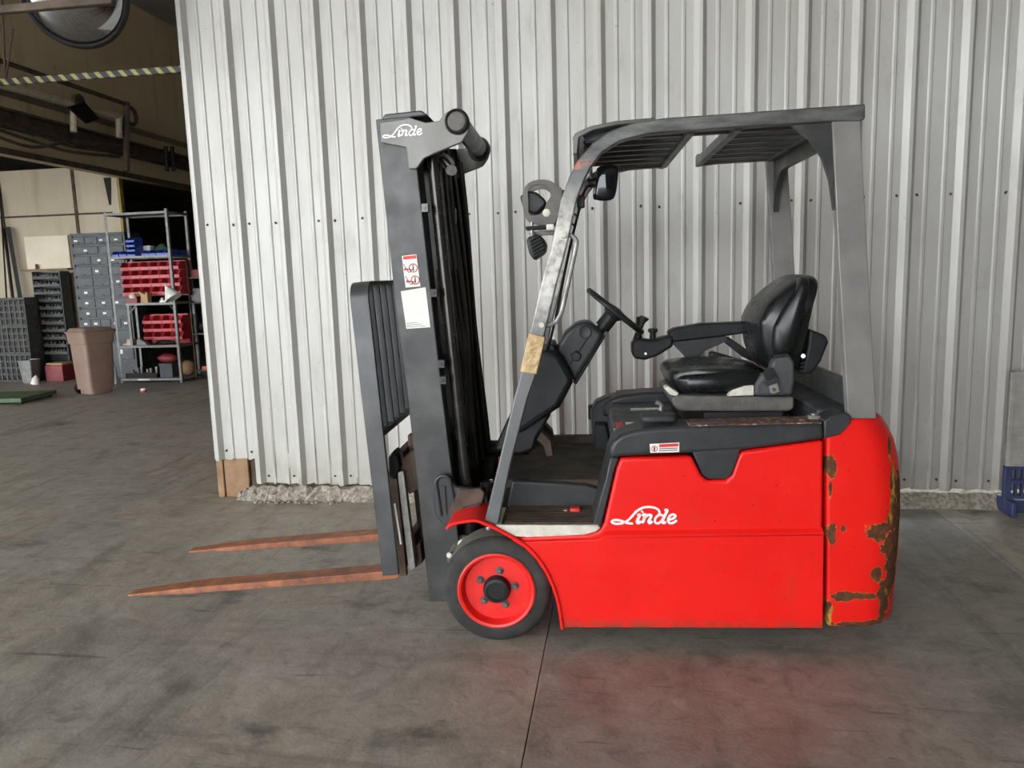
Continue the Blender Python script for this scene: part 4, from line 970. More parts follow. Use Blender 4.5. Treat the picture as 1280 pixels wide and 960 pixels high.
# tilt cylinder bracket low on the rail
tb = [(541, 604), (544, 597), (552, 592), (560, 593), (566, 600), (572, 606), (585, 608), (601, 608), (606, 614), (604, 628), (596, 632), (580, 636), (572, 646), (562, 657), (553, 651), (545, 640)]
a = MB(); a.prism(P(tb, MY), MY - .035, MY + .0); tbk = part(a, 'tilt_bracket', 'cover', bevel=.008, seg=3)
a = MB(); a.torus(fp(555, 603, MY - .035), (0, 1, 0), .001, .001, 6, 4)
slot = [fp(551, 645, MY - .037)] + [fp(554 + 9 * math.cos(t), 604 - 9 * math.sin(t), MY - .037) for t in [math.pi - k * math.pi / 8 for k in range(9)]] + [fp(568, 628, MY - .037)]
a = MB(); a.tube(slot, .009, 8); part(a, 'bracket_ridge', 'cover', tbk)
a = MB(); a.tube([fp(555, 607, MY - .033), fp(557, 642, MY - .033)], .010, 10); part(a, 'bracket_pin', 'grey_paint', tbk)
a = MB(); a.prism(P([(574, 612), (600, 610), (606, 616), (603, 628), (580, 634), (570, 645), (562, 652), (562, 636)], MY - .04), MY - .045, MY - .03); part(a, 'bracket_arm', 'brown', tbk, bevel=.004)
for S_ in (lambda y: WD - y,):
    a = MB(); a.cyl((-.16, S_(.27), .66), (.02, S_(.27), .66), .042, .042, 18); a.cyl((.02, S_(.27), .66), (.10, S_(.27), .65), .028); part(a, 'tilt_cylinder', 'deep_black')
a = MB(); a.prism(P([(596, 568), (622, 567), (622, 589), (604, 592), (592, 584)], .75), .60, .80); part(a, 'tilt_mount', 'deep_black', bevel=.008)
a = MB(); a.cyl((-.06, .30, .40), (-.06, .30, .62), .03); part(a, 'tilt_pin', 'cyl')

# ---- carriage, load backrest and forks -----------------------------------------
BY0, BY1 = .06, WD - .06
o_, i_ = P([(437, 372), (478, 720)], BY0), P([(463, 372), (503.5, 722)], BY0)
frn0, frn1 = Vector((o_[0][0], 0, o_[0][1])), Vector((o_[1][0], 0, o_[1][1]))
bdir = (frn0 - frn1).normalized(); bnr = Vector((bdir.z, 0, -bdir.x))            # up along the backrest, towards the truck
BH = (frn0 - frn1).length + .06; DW = .078
def brpt(h, d, y): p = frn1 + bdir * h + bnr * d; return Vector((p.x, y, p.z))
def bent():                                        # flat bar bent over the top
    mb = MB(); path = []
    rr = .075; path += [(BY0, 0), (BY0, BH - rr)]
    for k in range(1, 7): an = R(180 - 90 * k / 6); path.append((BY0 + rr + rr * math.cos(an), BH - rr + rr * math.sin(an)))
    path += [(BY1 - rr, BH)]
    for k in range(1, 7): an = R(90 - 90 * k / 6); path.append((BY1 - rr + rr * math.cos(an), BH - rr + rr * math.sin(an)))
    path += [(BY1, 0)]
    pv = [Vector((p[0], p[1])) for p in path]; rings = []
    for i, p in enumerate(pv):
        t = (pv[min(i + 1, len(pv) - 1)] - pv[max(i - 1, 0)]).normalized(); nn = Vector((-t.y, t.x)) * -1
        q = p + nn * .018
        wb = DW - .006 if (i == 0 or i == len(pv) - 1) else DW
        rings.append([brpt(p.y, 0, p.x), brpt(p.y, wb, p.x), brpt(q.y, wb, q.x), brpt(q.y, 0, q.x)])
    mb.loft(rings); return mb
lbk = part(bent(), 'load_backrest', 'grey_paint', bevel=.003, sharp=40)
hb = .62
for k in range(7):
    y = .19 + k * .112
    a = MB(); a.bridge([brpt(BH - .012, .012, y), brpt(BH - .012, .062, y), brpt(BH - .012, .062, y + .014), brpt(BH - .012, .012, y + .014)],
                       [brpt(hb, .012, y), brpt(hb, .062, y), brpt(hb, .062, y + .014), brpt(hb, .012, y + .014)]); part(a, 'backrest_bar', 'grey_paint', lbk, bevel=.002)
a = MB(); a.bridge([brpt(hb, .005, BY0 + .017), brpt(hb, .068, BY0 + .017), brpt(hb - .022, .068, BY0 + .017), brpt(hb - .022, .005, BY0 + .017)],
                   [brpt(hb, .005, BY1), brpt(hb, .068, BY1), brpt(hb - .022, .068, BY1), brpt(hb - .022, .005, BY1)]); part(a, 'backrest_crossbar', 'grey_paint', lbk, bevel=.002)
# two carriage bars
for h0, h1, d0 in ((.38, .50, .075), (.015, .12, .085)):
    a = MB(); q = [brpt(h1, d0, 0), brpt(h1, d0 + .035, 0), brpt(h0, d0 + .035, 0), brpt(h0, d0, 0)]
    a.prism([(p.x, p.z) for p in q], .205, WD - .205); part(a, 'carriage_bar', 'brown', lbk, bevel=.003)
for y in (.32, WD - .38):
    a = MB(); q = [brpt(.55, .11, 0), brpt(.55, .20, 0), brpt(.0, .20, 0), brpt(.0, .11, 0)]
    a.prism([(p.x, p.z) for p in q], y, y + .06); part(a, 'carriage_upright', 'brown', lbk, bevel=.004)
cx0 = P([(497, 577), (517, 563), (521, 570), (523, 612), (511, 618), (505, 600)], .20)
a = MB(); a.prism(cx0, .20, .30); part(a, 'fork_hook', 'brown', bevel=.004)
a = MB(); a.prism(P([(485, 572), (491, 564), (497, 570), (500, 584), (494, 600), (486, 596)], .16), .16, .26); part(a, 'fork_latch', 'deep_black', bevel=.006)
a = MB(); a.prism(P([(511, 690), (525, 678), (528, 704), (513, 714), (510, 708)], .22), .22, .30); part(a, 'carriage_foot', 'brown', bevel=.003)
a = MB(); a.prism(P([(492, 630), (494, 629), (502, 680), (500, 681)], .10), .10, .105); part(a, 'white_sliver', 'white')  # thin white strip beside the fork carriage
a = MB(); a.prism(P([(485, 590), (495, 590), (508, 720), (500, 720)], .17), .17, .20); part(a, 'carriage_side', 'brown')
def fork(y0, y1, tipx, tipz, heelx, heelz, shx, shz):
    tip = Vector((tipx, tipz)); heel = Vector((heelx, heelz)); d = (heel - tip).normalized(); nn = Vector((-d.y, d.x))
    if nn.y < 0: nn = -nn
    top = Vector((shx, shz)); e = (top - heel).normalized(); en = Vector((e.y, -e.x))
    if en.x > 0: en = -en
    out = [tip, tip + d * .30, heel - d * .05, heel + e * .05, top, top + en * .036, heel + e * .09 + en * .037, heel - d * .09 + nn * .040, tip + d * .35 + nn * .030, tip + nn * .010]
    m_ = MB(); ym = (y0 + y1) / 2; n = len(out)
    w = [.032, (y1 - y0) / 2, (y1 - y0) / 2] + [(y1 - y0) / 2] * (n - 4) + [.032]
    w[8] = (y1 - y0) / 2
    A = [Vector((p.x, ym - w[i], p.y)) for i, p in enumerate(out)]; B = [Vector((p.x, ym + w[i], p.y)) for i, p in enumerate(out)]
    o = len(m_.v); m_.v += [tuple(p) for p in A + B]
    quads = [(0, 1, 8, 9), (1, 2, 7, 8), (2, 3, 6, 7), (3, 4, 5, 6)]
    m_.f += quads + [tuple(i + n for i in reversed(q)) for q in quads] + [(i, (i + 1) % n, (i + 1) % n + n, i + n) for i in range(n)]
    return part(m_, 'fork', 'fork_rust', bevel=.004)
t0, hl, shn = fl(158, 747, .22), fl(510, 722, .22), fl(497, 590, .22)
fork(.21, .31, t0[0], t0[1], hl[0], hl[1], shn[0], shn[1])
dxs = fl(240, 684, .80)[0] - t0[0]
fork(WD - .31, WD - .21, t0[0] + .02, t0[1] + .012, hl[0], hl[1], shn[0], shn[1])
a = MB(); a.prism(P([(497, 590), (504, 589), (519, 710), (511, 714)], .165), .165, .205); part(a, 'fork_shank_face', 'steel', bevel=.001)
# ================================================================== workshop corner on the left
MT['rack'] = mat('grey_rack_steel', (.15, .145, .14), .55, .3, (.24, .23, .22), 12)
MT['bin_red'] = mat('red_bin_plastic', (.42, .014, .020), .4, 0, (.50, .02, .028), 6)
MT['bin_blue'] = mat('blue_bin_plastic', (.016, .055, .36), .4, 0, (.022, .075, .44), 6)
MT['cab'] = mat('charcoal_cabinet', (.030, .034, .036), .5, .1, (.050, .055, .056), 8)
MT['cab_face'] = mat('charcoal_drawer', (.038, .043, .045), .5, .1, (.062, .068, .068), 8)
MT['trash'] = mat('brown_trash_plastic', (.20, .125, .092), .55, 0, (.25, .165, .125), 3)
MT['green'] = mat('green_painted_steel', (.035, .075, .030), .6, 0, (.065, .12, .05), 8)
MT['crate_black'] = mat('black_crate_plastic', (.035, .034, .032), .6, 0, (.075, .070, .062), 12)
MT['cardboard'] = mat('cardboard', (.36, .22, .10), .8, 0, (.46, .30, .15), 8)
MT['cream_item'] = mat('cream_plastic', (.55, .48, .34), .6, 0, (.66, .60, .47), 8)
MT['clear'] = mat('cloudy_plastic', (.42, .44, .46), .3, 0, (.55, .57, .58), 8)
MT['dark_green'] = mat('dark_green_cloth', (.015, .050, .020), .8, 0, (.025, .07, .03), 20)
MT['dark_red'] = mat('dark_red_plastic', (.16, .012, .014), .5, 0, (.22, .02, .02), 10)
MT['orange'] = mat('orange_plastic', (.50, .10, .02), .5)
MT['label_white'] = mat('white_tag', (.62, .60, .54), .6)
MT['fastener'] = mat('loose_fasteners', (.07, .055, .045), .6, .3, (.24, .21, .18), 40, lo=.4, hi=.62)
MT['blue_crate'] = mat('blue_crate_plastic', (.025, .035, .095), .55, 0, (.045, .058, .14), 10)
MT['grey_crate'] = mat('dusty_grey_plastic', (.26, .245, .215), .65, 0, (.38, .36, .32), 9)

# ---- grey shelving rack ---------------------------------------------------------
(ru0, rw0), (ru1, rw1) = bg_floor(150, 479), bg_floor(231, 478.5)
RW, RD = 1.06, .58; rfw = (rw0 + rw1) / 2; ruc = (ru0 + ru1) / 2 - .01
RK = bthing('shelving_rack', ruc, rfw); tag(RK, 'grey steel shelving rack filled with red and blue parts bins', 'shelving')
RH = 2.70
for x in (-RW / 2, RW / 2 - .04):
    for y in (0, RD - .04):
        a = MB(); a.box(x, x + .04, y, y + .006, 0, RH); a.box(x if x < 0 else x + .034, x + .006 if x < 0 else x + .04, y, y + .04, 0, RH); a.build('upright', MT['rack'], RK)
SH = {'top': RH - .035, 's1': 2.0, 's2': 1.27, 's3': .60, 's4': .075}
for k, z in SH.items():
    x0 = -RW / 2
    if k == 's2': x0 = -RW / 2 + .22
    a = MB(); a.box(x0, RW / 2, .0, RD, z - .004, z); a.box(x0, RW / 2, -.002, .003, z - .035, z); a.box(x0, RW / 2, RD - .003, RD, z - .035, z); a.box(x0, x0 + .003, 0, RD, z - .035, z); a.box(RW / 2 - .003, RW / 2, 0, RD, z - .035, z)
    a.build('shelf_board', MT['rack'], RK)
a = MB(); a.box(-RW / 2 + .22, -RW / 2 + .26, .02, .05, SH['s3'], SH['s2']); a.build('inner_leg', MT['rack'], RK)
a = MB(); a.tube([(-RW / 2 + .25, .03, SH['s2'] - .16), (-RW / 2 + .38, .03, SH['s2'] - .04)], .014, 6); a.build('corner_brace', MT['rack'], RK)
a = MB(); a.tube([(-RW / 2 + .02, RD, 1.95), (RW / 2 - .02, RD, .65)], .008, 6); a.build('back_brace', MT['rack'], RK)
def rkpos(px, py, dw): u, z = bl(px, py, rfw + dw); return u - ruc, z        # place on the rack, in its own frame
def rkworld(x, y, z): return bpos(ruc + x, rfw + y, z)
def bin_mesh(w, d, h, m, name='parts_bin'):
    a = MB(); t = .006
    a.box(-w / 2, w / 2, 0, d, 0, t)
    a.box(-w / 2, w / 2, d - t, d, 0, h)
    for s in (-1, 1):
        x0, x1 = (-w / 2, -w / 2 + t) if s < 0 else (w / 2 - t, w / 2)
        a.prismx([(0, 0), (d, 0), (d, h), (d * .30, h), (0, h * .38)], x0, x1)
    a.box(-w / 2, w / 2, -.002, t, 0, h * .36); a.box(-w / 2, w / 2, -.008, .006, h * .31, h * .38)
    return a.mesh(name, MT[m])
BINP = {}
def bin_parts(o, me):                           # pale front lip and dark contents
    if me.name not in BINP:
        xs_ = [v.co.x for v in me.vertices]; ys_ = [v.co.y for v in me.vertices]; zs2 = [v.co.z for v in me.vertices]; w, d, h = max(xs_) * 2, max(ys_), max(zs2)
        a = MB(); a.box(-w / 2 - .001, w / 2 + .001, -.012, .004, h * .29, h * .39)
        lip = a.mesh('bin_lip', me.materials[0])
        a = MB(); a.box(-w / 2 + .007, w / 2 - .007, .03, d - .008, .008, h * .30)
        BINP[me.name] = (lip, a.mesh('bin_contents', MT['fastener']))
    for q, nm in zip(BINP[me.name], ('bin_lip', 'bin_contents')):
        c_ = bpy.data.objects.new(nm, q); COL.objects.link(c_); c_.parent = o
def bins(me, name, cells, label, cat, group, rz=0.0, rowname=None):
    zl = sorted({round(c[2], 3) for c in cells}, reverse=True)
    for x, y, z in cells:
        o = bpy.data.objects.new(name, me); COL.objects.link(o); o.location = rkworld(x, y, z); o.rotation_euler = (0, 0, -BYAW + rz); bin_parts(o, me); tag(o, label % (rowname[zl.index(round(z, 3))]) if rowname else label, cat, group)
def fasteners_in(me, cells): pass
bw_, bh_ = .168, .132
rm = bin_mesh(bw_ - .006, .20, bh_ - .006, 'bin_red')
xa, za = rkpos(150.5, 338.5, .20)
cells = [(xa + .08 + c * bw_, .20, za - r_ * bh_) for r_ in range(4) for c in range(6) if xa + .08 + c * bw_ < RW / 2 - .02]
bins(rm, 'red_parts_bin', cells, 'open red plastic bin in the %s row of the big upper block', 'parts bin', 'red bins in the upper block', rowname=['top', 'second', 'third', 'bottom'])
# panel the bins hang on
xs = [c[0] for c in cells]; zs_ = [c[2] for c in cells]
def hang_panel(xs, zs_, y, label):
    a = MB(); a.box(min(xs) - bw_ / 2, max(xs) + bw_ / 2, y, y + .02, min(zs_) - .02, max(zs_) + bh_ + .01)
    for s in (min(xs) - bw_ / 2, max(xs) + bw_ / 2 - .015): a.box(s, s + .015, y, y + .10, min(zs_) - .02, max(zs_) + bh_ + .01)
    o = a.build('bin_panel', MT['bin_red']); o.location = rkworld(0, 0, 0); o.rotation_euler = (0, 0, -BYAW); tag(o, label, 'panel'); return o
hang_panel(xs, zs_, .41, 'red backing panel that carries the upper block of bins')
xb, zb_ = rkpos(178.5, 405, .22)
cells = [(xb + .08 + c * bw_, .22, zb_ - r_ * bh_ * .98) for r_ in range(3) for c in range(4) if xb + .08 + c * bw_ < RW / 2 - .0]
cells = [c for c in cells if c[2] > SH['s3'] - .01]
bins(rm, 'red_parts_bin', cells, 'open red plastic bin in the %s row of the small lower block', 'parts bin', 'red bins in the lower block', rowname=['top', 'middle', 'bottom'])
xs = [c[0] for c in cells]; zs_ = [c[2] for c in cells]
hang_panel(xs, [SH['s3'] + .02] + zs_, .43, 'red backing panel that carries the lower block of bins')
# blue bins along the second shelf
bm_ = bin_mesh(.115, .22, .085, 'bin_blue')
row = [(rkpos(px, 320, .06)[0], .03, SH['s1']) for px in (142, 155, 183, 193, 203, 211, 228)]
row = [(min(max(x, -RW / 2 + .10), RW / 2 - .07), y, z) for x, y, z in row]
row[-1] = (row[-1][0], .24, SH['s1']); row[5] = (row[4][0] + .122, .03, SH['s1']); row[3] = (row[2][0] + .122, .03, SH['s1'])
row[4] = (row[3][0] + .13, .03, SH['s1']); row[5] = (row[4][0] + .122, .03, SH['s1'])
row = row[:6] + [(RW / 2 - .10, .32, SH['s1'])]
bins(bm_, 'blue_parts_bin', row, 'small open blue plastic bin in the row on the rack shelf', 'parts bin', 'blue bins in the shelf row')
sx_ = rkpos(166.5, 318, .08)[0]
bins(bin_mesh(.135, .22, .072, 'bin_blue'), 'blue_parts_bin', [(sx_, .03, SH['s1'] + k * .072) for k in range(4)], 'open blue plastic bin, %s of the four high stack', 'parts bin', 'stacked blue bins', rowname=['topmost', 'second from the top', 'third from the top', 'lowest'])
def rkthing(mb, name, m, x, y, z, label, cat, rz=0, rot=None, bevel=0, group=None, **k):
    o = mb.build(name, MT[m], None, bevel=bevel, **k); o.location = rkworld(x, y, z); o.rotation_euler = (rot[0], rot[1], -BYAW + rz) if rot else (0, 0, -BYAW + rz); tag(o, label, cat, group); return o
# tilted clear tub and green cloth behind the blue bins
tx, tz = rkpos(183, 306, .30)
a = MB(); a.loft([[(p[0], p[1], z) for p in rounded(-w / 2, w / 2, -.07, .07, .02, 3)] for w, z in ((.13, 0), (.17, .14), (.19, .145), (.19, .16), (.15, .162))]); tb_ = rkthing(a, 'plastic_tub', 'clear', tx, .33, SH['s1'] + .005, 'cloudy white plastic tub behind the blue bins', 'tub')
a = MB(); a.box(-.05, .04, -.0745, -.066, .03, .075); a.build('tub_label', MT['label_white'], tb_)
a = MB()
rg = []
for k in range(6):
    t = k / 5; s = .13 * math.sqrt(max(.02, 1 - t * t * .97)); rg.append([(s * (1 + .18 * math.sin(3 * q + k)) * math.cos(q), s * .8 * math.sin(q), .20 * t) for q in [2 * math.pi * j / 14 for j in range(14)]])
a.loft(rg); rkthing(a, 'cloth_bundle', 'dark_green', rkpos(200, 312, .4)[0] + .05, .40, SH['s1'], 'crumpled dark green cloth on the rack shelf', 'cloth', sharp=70)
a = MB(); a.loft(rg); rkthing(a, 'rag_bundle', 'dark_red', -.34, .40, SH['s1'], 'dark brown red rag bundle at the shelf corner', 'rag', sharp=70)
# things on the third shelf
S2 = SH['s2']
a = MB(); a.lathe([(.055, 0), (.06, .05), (.045, .07), (.03, .075), (.03, .085), (.002, .085)], (0, 0, 0), (0, 0, 1), 20); rkthing(a, 'plastic_pot', 'cream_item', rkpos(160, 371, .06)[0] + .065, .09, S2 + .074, 'round cream plastic pot on the cardboard box', 'pot')
a = MB(); a.box(-.085, .085, -.05, .07, 0, .075); a.box(-.09, .0, -.054, -.05, .045, .078); rkthing(a, 'cardboard_box', 'dark_red', rkpos(160, 371, .06)[0] + .065, .09, S2, 'low brown red carton at the shelf end', 'box', .1)
a = MB(); a.prism([(-.06, 0), (.06, 0), (.06, .17), (.02, .13), (-.09, .19), (-.05, .1)], 0, .10); rkthing(a, 'open_carton', 'cardboard', rkpos(177, 371, .05)[0] + .05, .03, S2, 'torn open brown cardboard carton on the shelf', 'box')
a = MB(); a.lathe([(.002, .30), (.02, .26), (.135, .06), (.13, .05), (.012, .25)], (0, 0, 0), (0, 0, 1), 24); c_ = rkpos(226, 372, .03); rkthing(a, 'paper_cone', 'label_white', c_[0], -.128, S2 + .02, 'white paper funnel lying tilted over the shelf edge', 'funnel', rot=(R(0), R(-30), 0))
a = MB()
a.box(-.10, .10, -.04, .04, 0, .03); a.cyl((-.07, 0, .03), (-.07, 0, .07), .03); a.cyl((.04, 0, .03), (.06, 0, .05), .025); rkthing(a, 'metal_fitting', 'steel', rkpos(208, 374, .05)[0], .06, S2, 'small bright metal fitting beside the paper funnel', 'fitting')
# fourth shelf
S3 = SH['s3']
a = MB(); a.box(-.13, .05, -.06, .06, 0, .035); a.box(-.06, .07, -.05, .05, .035, .075); a.box(-.05, .06, -.05, .045, .078, .10); rkthing(a, 'boxed_parts', 'cream_item', rkpos(160, 428, .06)[0] + .02, .13, S3, 'pile of cream boxes at the end of the low shelf', 'box', bevel=.003)
a = MB(); a.prism([(-.10, 0), (.10, 0), (.05, .06), (-.05, .12), (-.09, .08)], -.05, .05); rkthing(a, 'power_tool', 'rack', rkpos(178, 428, .06)[0], .09, S3, 'dark grey power tool lying on the low shelf', 'tool', bevel=.012)
a = MB(); a.tube(smooth_path([(-.16, 0, .02), (-.08, .02, .06), (0, 0, .03), (.09, .02, .05), (.17, 0, .02)], 4), .02, 8); rkthing(a, 'rubber_hose', 'deep_black', rkpos(205, 428, .08)[0], .10, S3, 'black rubber hose lying on the low shelf', 'hose')
# bottom shelf
S4 = SH['s4']
a = MB(); a.box(-.26, .26, -.10, .10, 0, .05); a.box(-.27, .27, -.11, -.10, 0, .08); a.box(-.27, .27, .10, .11, 0, .08)
tr = rkthing(a, 'parts_tray', 'deep_black', -.20, .16, S4, 'long black tray of metal sockets on the bottom shelf', 'tray')
for k in range(6):
    a = MB(); a.cyl((-.20 + .08 * k, -.02 + .03 * (k % 2), .05), (-.20 + .08 * k, -.02 + .03 * (k % 2), .13 + .02 * (k % 3)), .018, .022, 10); a.build('socket', MT['steel'], tr)
a = MB(); a.tube([(-.05, -.03, .08), (-.02, -.02, .42)], .006, 6); a.build('long_rod', MT['steel'], tr)
a = MB(); a.box(-.10, .10, -.005, .005, 0, .022); rkthing(a, 'white_strip', 'label_white', rkpos(180, 470, .0)[0], -.012, S4 - .03, 'white paper strip on the front edge of the bottom shelf', 'label')
a = MB(); a.box(-.11, .11, -.12, .12, 0, .22); a.box(-.115, .115, -.125, .125, .20, .23); rkthing(a, 'dark_tote', 'cab', rkpos(215, 470, .2)[0], .17, S4, 'dark blue grey lidded tote on the bottom shelf', 'tote', bevel=.006)
a = MB(); rg2 = []
for k in range(7):
    t = k / 6; s = .16 * math.sqrt(max(.03, 1 - (2 * t - 1) ** 2 * .9)); rg2.append([(s * (1 + .15 * math.sin(4 * q + 2 * k)) * math.cos(q), s * .7 * math.sin(q), .24 * t) for q in [2 * math.pi * j / 16 for j in range(16)]])
a.loft(rg2); rkthing(a, 'plastic_bag', 'dark_red', rkpos(215, 470, .2)[0] - .02, .17, S4 + .228, 'dark red plastic bag lying on the dark tote', 'bag', sharp=70).scale = (1, .8, .62)
# bottles on the floor by the rack
for k, (px, hgt, rr, lab) in enumerate(((142.5, .30, .045, 'tall'), (152, .36, .05, 'taller'))):
    u, w_ = bg_floor(px, 479 - k)
    a = MB(); a.lathe([(rr * .9, 0), (rr, .02), (rr, hgt * .6), (rr * .4, hgt * .78), (rr * .4, hgt * .9), (rr * .5, hgt * .9), (rr * .5, hgt), (.002, hgt)], (0, 0, 0), (0, 0, 1), 18)
    o = a.build('plastic_bottle', MT['clear']); o.location = bpos(u - .03 * (1 - k), w_ - .16); tag(o, ['cloudy grey bottle standing on the floor beside the rack foot', 'taller cloudy bottle on the floor at the rack corner'][k], 'bottle')
u, w_ = bg_floor(179.5, 490)
a = MB(); a.lathe([(.03, 0), (.045, .01), (.04, .05), (.02, .06), (.002, .055)], (0, 0, 0), (0, 0, 1), 12); o = a.build('crushed_cup', MT['label_white'], sharp=60); o.location = bpos(u, w_, 0); tag(o, 'small crushed red and white cup on the floor before the rack', 'cup')
a = MB(); a.lathe([(.045, .008), (.047, .024), (.041, .03)], (0, 0, 0), (0, 0, 1), 12, caps=False); a.build('cup_band', MT['red_print'], o)

# ---- dark shelving and oddments right of the rack ---------------------------------------
u, w_ = bg_floor(262, 476)
DK = bthing('dark_cart', u, w_ + .2); tag(DK, 'dark steel cart with oddments half hidden by the steel sheet wall', 'cart')
for z in (.15, .75, 1.25, 1.65):
    a = MB(); a.box(-.35, .35, 0, .5, z - .02, z); a.build('cart_shelf', MT['cab'], DK)
for x in (-.35, .33):
    for y in (0, .48): a = MB(); a.box(x, x + .02, y, y + .02, 0, 1.9); a.build('cart_post', MT['rustbeam'], DK)
def dk(mb, name, m, x, y, z, label, cat): o = mb.build(name, MT[m], None, bevel=.005); p = bpos(u + x, w_ + .2 + y, z); o.location = p; o.rotation_euler = (0, 0, -BYAW); tag(o, label, cat)
a = MB(); a.box(-.12, .12, -.1, .1, 0, .22); dk(a, 'grey_box', 'rack', -.18, .15, 1.251, 'small grey metal box on the dark cart', 'box')
a = MB(); a.box(-.10, .10, -.1, .1, 0, .12); dk(a, 'red_box', 'dark_red', -.2, .15, 1.651, 'dark red box on top of the dark cart', 'box')
a = MB(); a.cyl((-.1, 0, .1), (.12, 0, .1), .1); dk(a, 'coiled_hose', 'deep_black', -.15, .15, .751, 'black rolled hose on the dark cart', 'hose')
a = MB(); a.box(-.12, .1, -.1, .1, 0, .06); dk(a, 'orange_tray', 'orange', -.12, .12, .151, 'orange tray low on the dark cart', 'tray')
a = MB(); a.loft(rg2); o = a.build('yellow_bag', MT['cardboard'], sharp=70); o.scale = (.75, .75, 1); o.location = rkworld(RW / 2 - .145, .425, S4); o.rotation_euler = (0, 0, 1); tag(o, 'crumpled tan paper sack at the back of the bottom shelf', 'bag')

# ---- drawer cabinet ---------------------------------------------------------------------
CW_ = 11.70
cl0, cr0 = bl(87, 292, CW_), bl(155, 290, CW_)
ch = (cl0[1] + cr0[1]) / 2; cwid = cr0[0] - cl0[0]
CB = bthing('drawer_cabinet', (cl0[0] + cr0[0]) / 2, CW_); tag(CB, 'tall charcoal parts cabinet with rows of small labelled drawers', 'cabinet')
a = MB(); a.box(-cwid / 2, cwid / 2, .02, .42, 0, ch); a.box(-cwid / 2, -cwid / 2 + .03, 0, .02, 0, ch); a.box(cwid / 2 - .03, cwid / 2, 0, .02, 0, ch); a.box(-cwid / 2, cwid / 2, 0, .02, ch - .04, ch); a.build('cabinet_body', MT['cab'], CB)
rows = [(297, 305, 4), (309, 318, 2), (321, 331, 3), (334, 345, 3), (348, 358, 3), (361, 371, 3), (374, 384, 3), (387, 397, 3), (400, 410, 5), (414, 426, 3), (430, 450, 2)]
rd = random.Random(4)
for (y0, y1, nc) in rows:
    z1, z0 = bl(100, y0, CW_)[1], bl(100, y1, CW_)[1]
    if z0 < .03: continue
    iw = cwid - .07
    for c in range(nc):
        x0 = -iw / 2 + iw * c / nc
        a = MB(); a.box(x0 + .004, x0 + iw / nc - .004, -.012, .02, z0, z1); d_ = a.build('drawer', MT['cab_face'], CB, bevel=.003)
        if rd.random() < .62:
            a = MB(); xc = x0 + iw / nc * rd.choice((.3, .5, .5)); a.box(xc - .03, xc + .03, -.016, -.012, z0 + (z1 - z0) * .35, z0 + (z1 - z0) * .62); a.build('drawer_tag', MT['label_white'], d_)
        a = MB(); a.box(x0 + iw / nc * .42, x0 + iw / nc * .58, -.026, -.012, z0 + .01, z0 + .022); a.build('drawer_pull', MT['cab'], d_)

# ---- bolt bin rack, board and leaning bars ----------------------------------------------
BR = 11.78
(x0, zt), (x1, zb2) = bl(39, 340, BR), bl(87, 452, BR)
BK = bthing('bolt_rack', (x0 + x1) / 2, BR); tag(BK, 'dark steel pigeonhole rack full of loose bolts and fittings', 'rack')
bwid = x1 - x0
a = MB(); a.box(-bwid / 2, bwid / 2, .20, .22, 0, zt); a.box(-bwid / 2, -bwid / 2 + .015, 0, .2, 0, zt); a.box(bwid / 2 - .015, bwid / 2, 0, .2, 0, zt); a.build('rack_frame', MT['cab'], BK)
nr = 11
for r_ in range(nr):
    z = .42 + (zt - .42) * r_ / nr
    a = MB(); a.box(-bwid / 2 + .015, bwid / 2 - .015, 0, .2, z, z + .012); a.box(-bwid / 2 + .015, bwid / 2 - .015, -.012, 0, z, z + .045); a.build('rack_shelf', MT['crate_black'], BK)
    for c in range(1, 7):
        x = -bwid / 2 + bwid * c / 7; a = MB(); a.box(x - .004, x + .004, .005, .2, z + .012, z + .10); a.build('divider', MT['cab'], BK)
    a = MB(); rr = random.Random(r_)
    for k in range(30):
        x = rr.uniform(-bwid / 2 + .04, bwid / 2 - .04); y = rr.uniform(.01, .06); a.cyl((x, y, z + .02), (x + rr.uniform(-.025, .025), y - .005, z + .05 + rr.random() * .035), .009, None, 5)
    o = a.build('loose_bolts', MT['fastener'], BK); o['kind'] = 'stuff'
(p0, q0), (p1, q1) = bl(29, 296, PWD - .06), bl(88, 335, PWD - .06)
a = MB(); a.box(p0, p1, PWD - .05, PWD - .002, q1, q0); o = a.build('notice_board', MT['board'], bevel=.004); o.rotation_euler = (0, 0, -BYAW); tag(o, 'blank cream board fixed to the partition above the bolt rack', 'board')
a = MB(); a.box(p0 - .05, p1 + .02, PWD - .16, PWD - .002, q1 - .03, q1 - .002); o = a.build('board_ledge', MT['wood'], bevel=.003); o.rotation_euler = (0, 0, -BYAW); tag(o, 'thin brown wooden ledge under the cream board', 'ledge')
a = MB(); kx = bl(45, 332, PWD - .1)[0]; a.lathe([(.02, 0), (.022, .07), (.012, .09), (.002, .09)], (kx, PWD - .09, q1 - .002), (0, 0, 1), 12); o = a.build('small_can', MT['rustbeam']); o.rotation_euler = (0, 0, -BYAW); tag(o, 'small dark can standing on the wooden ledge', 'can')
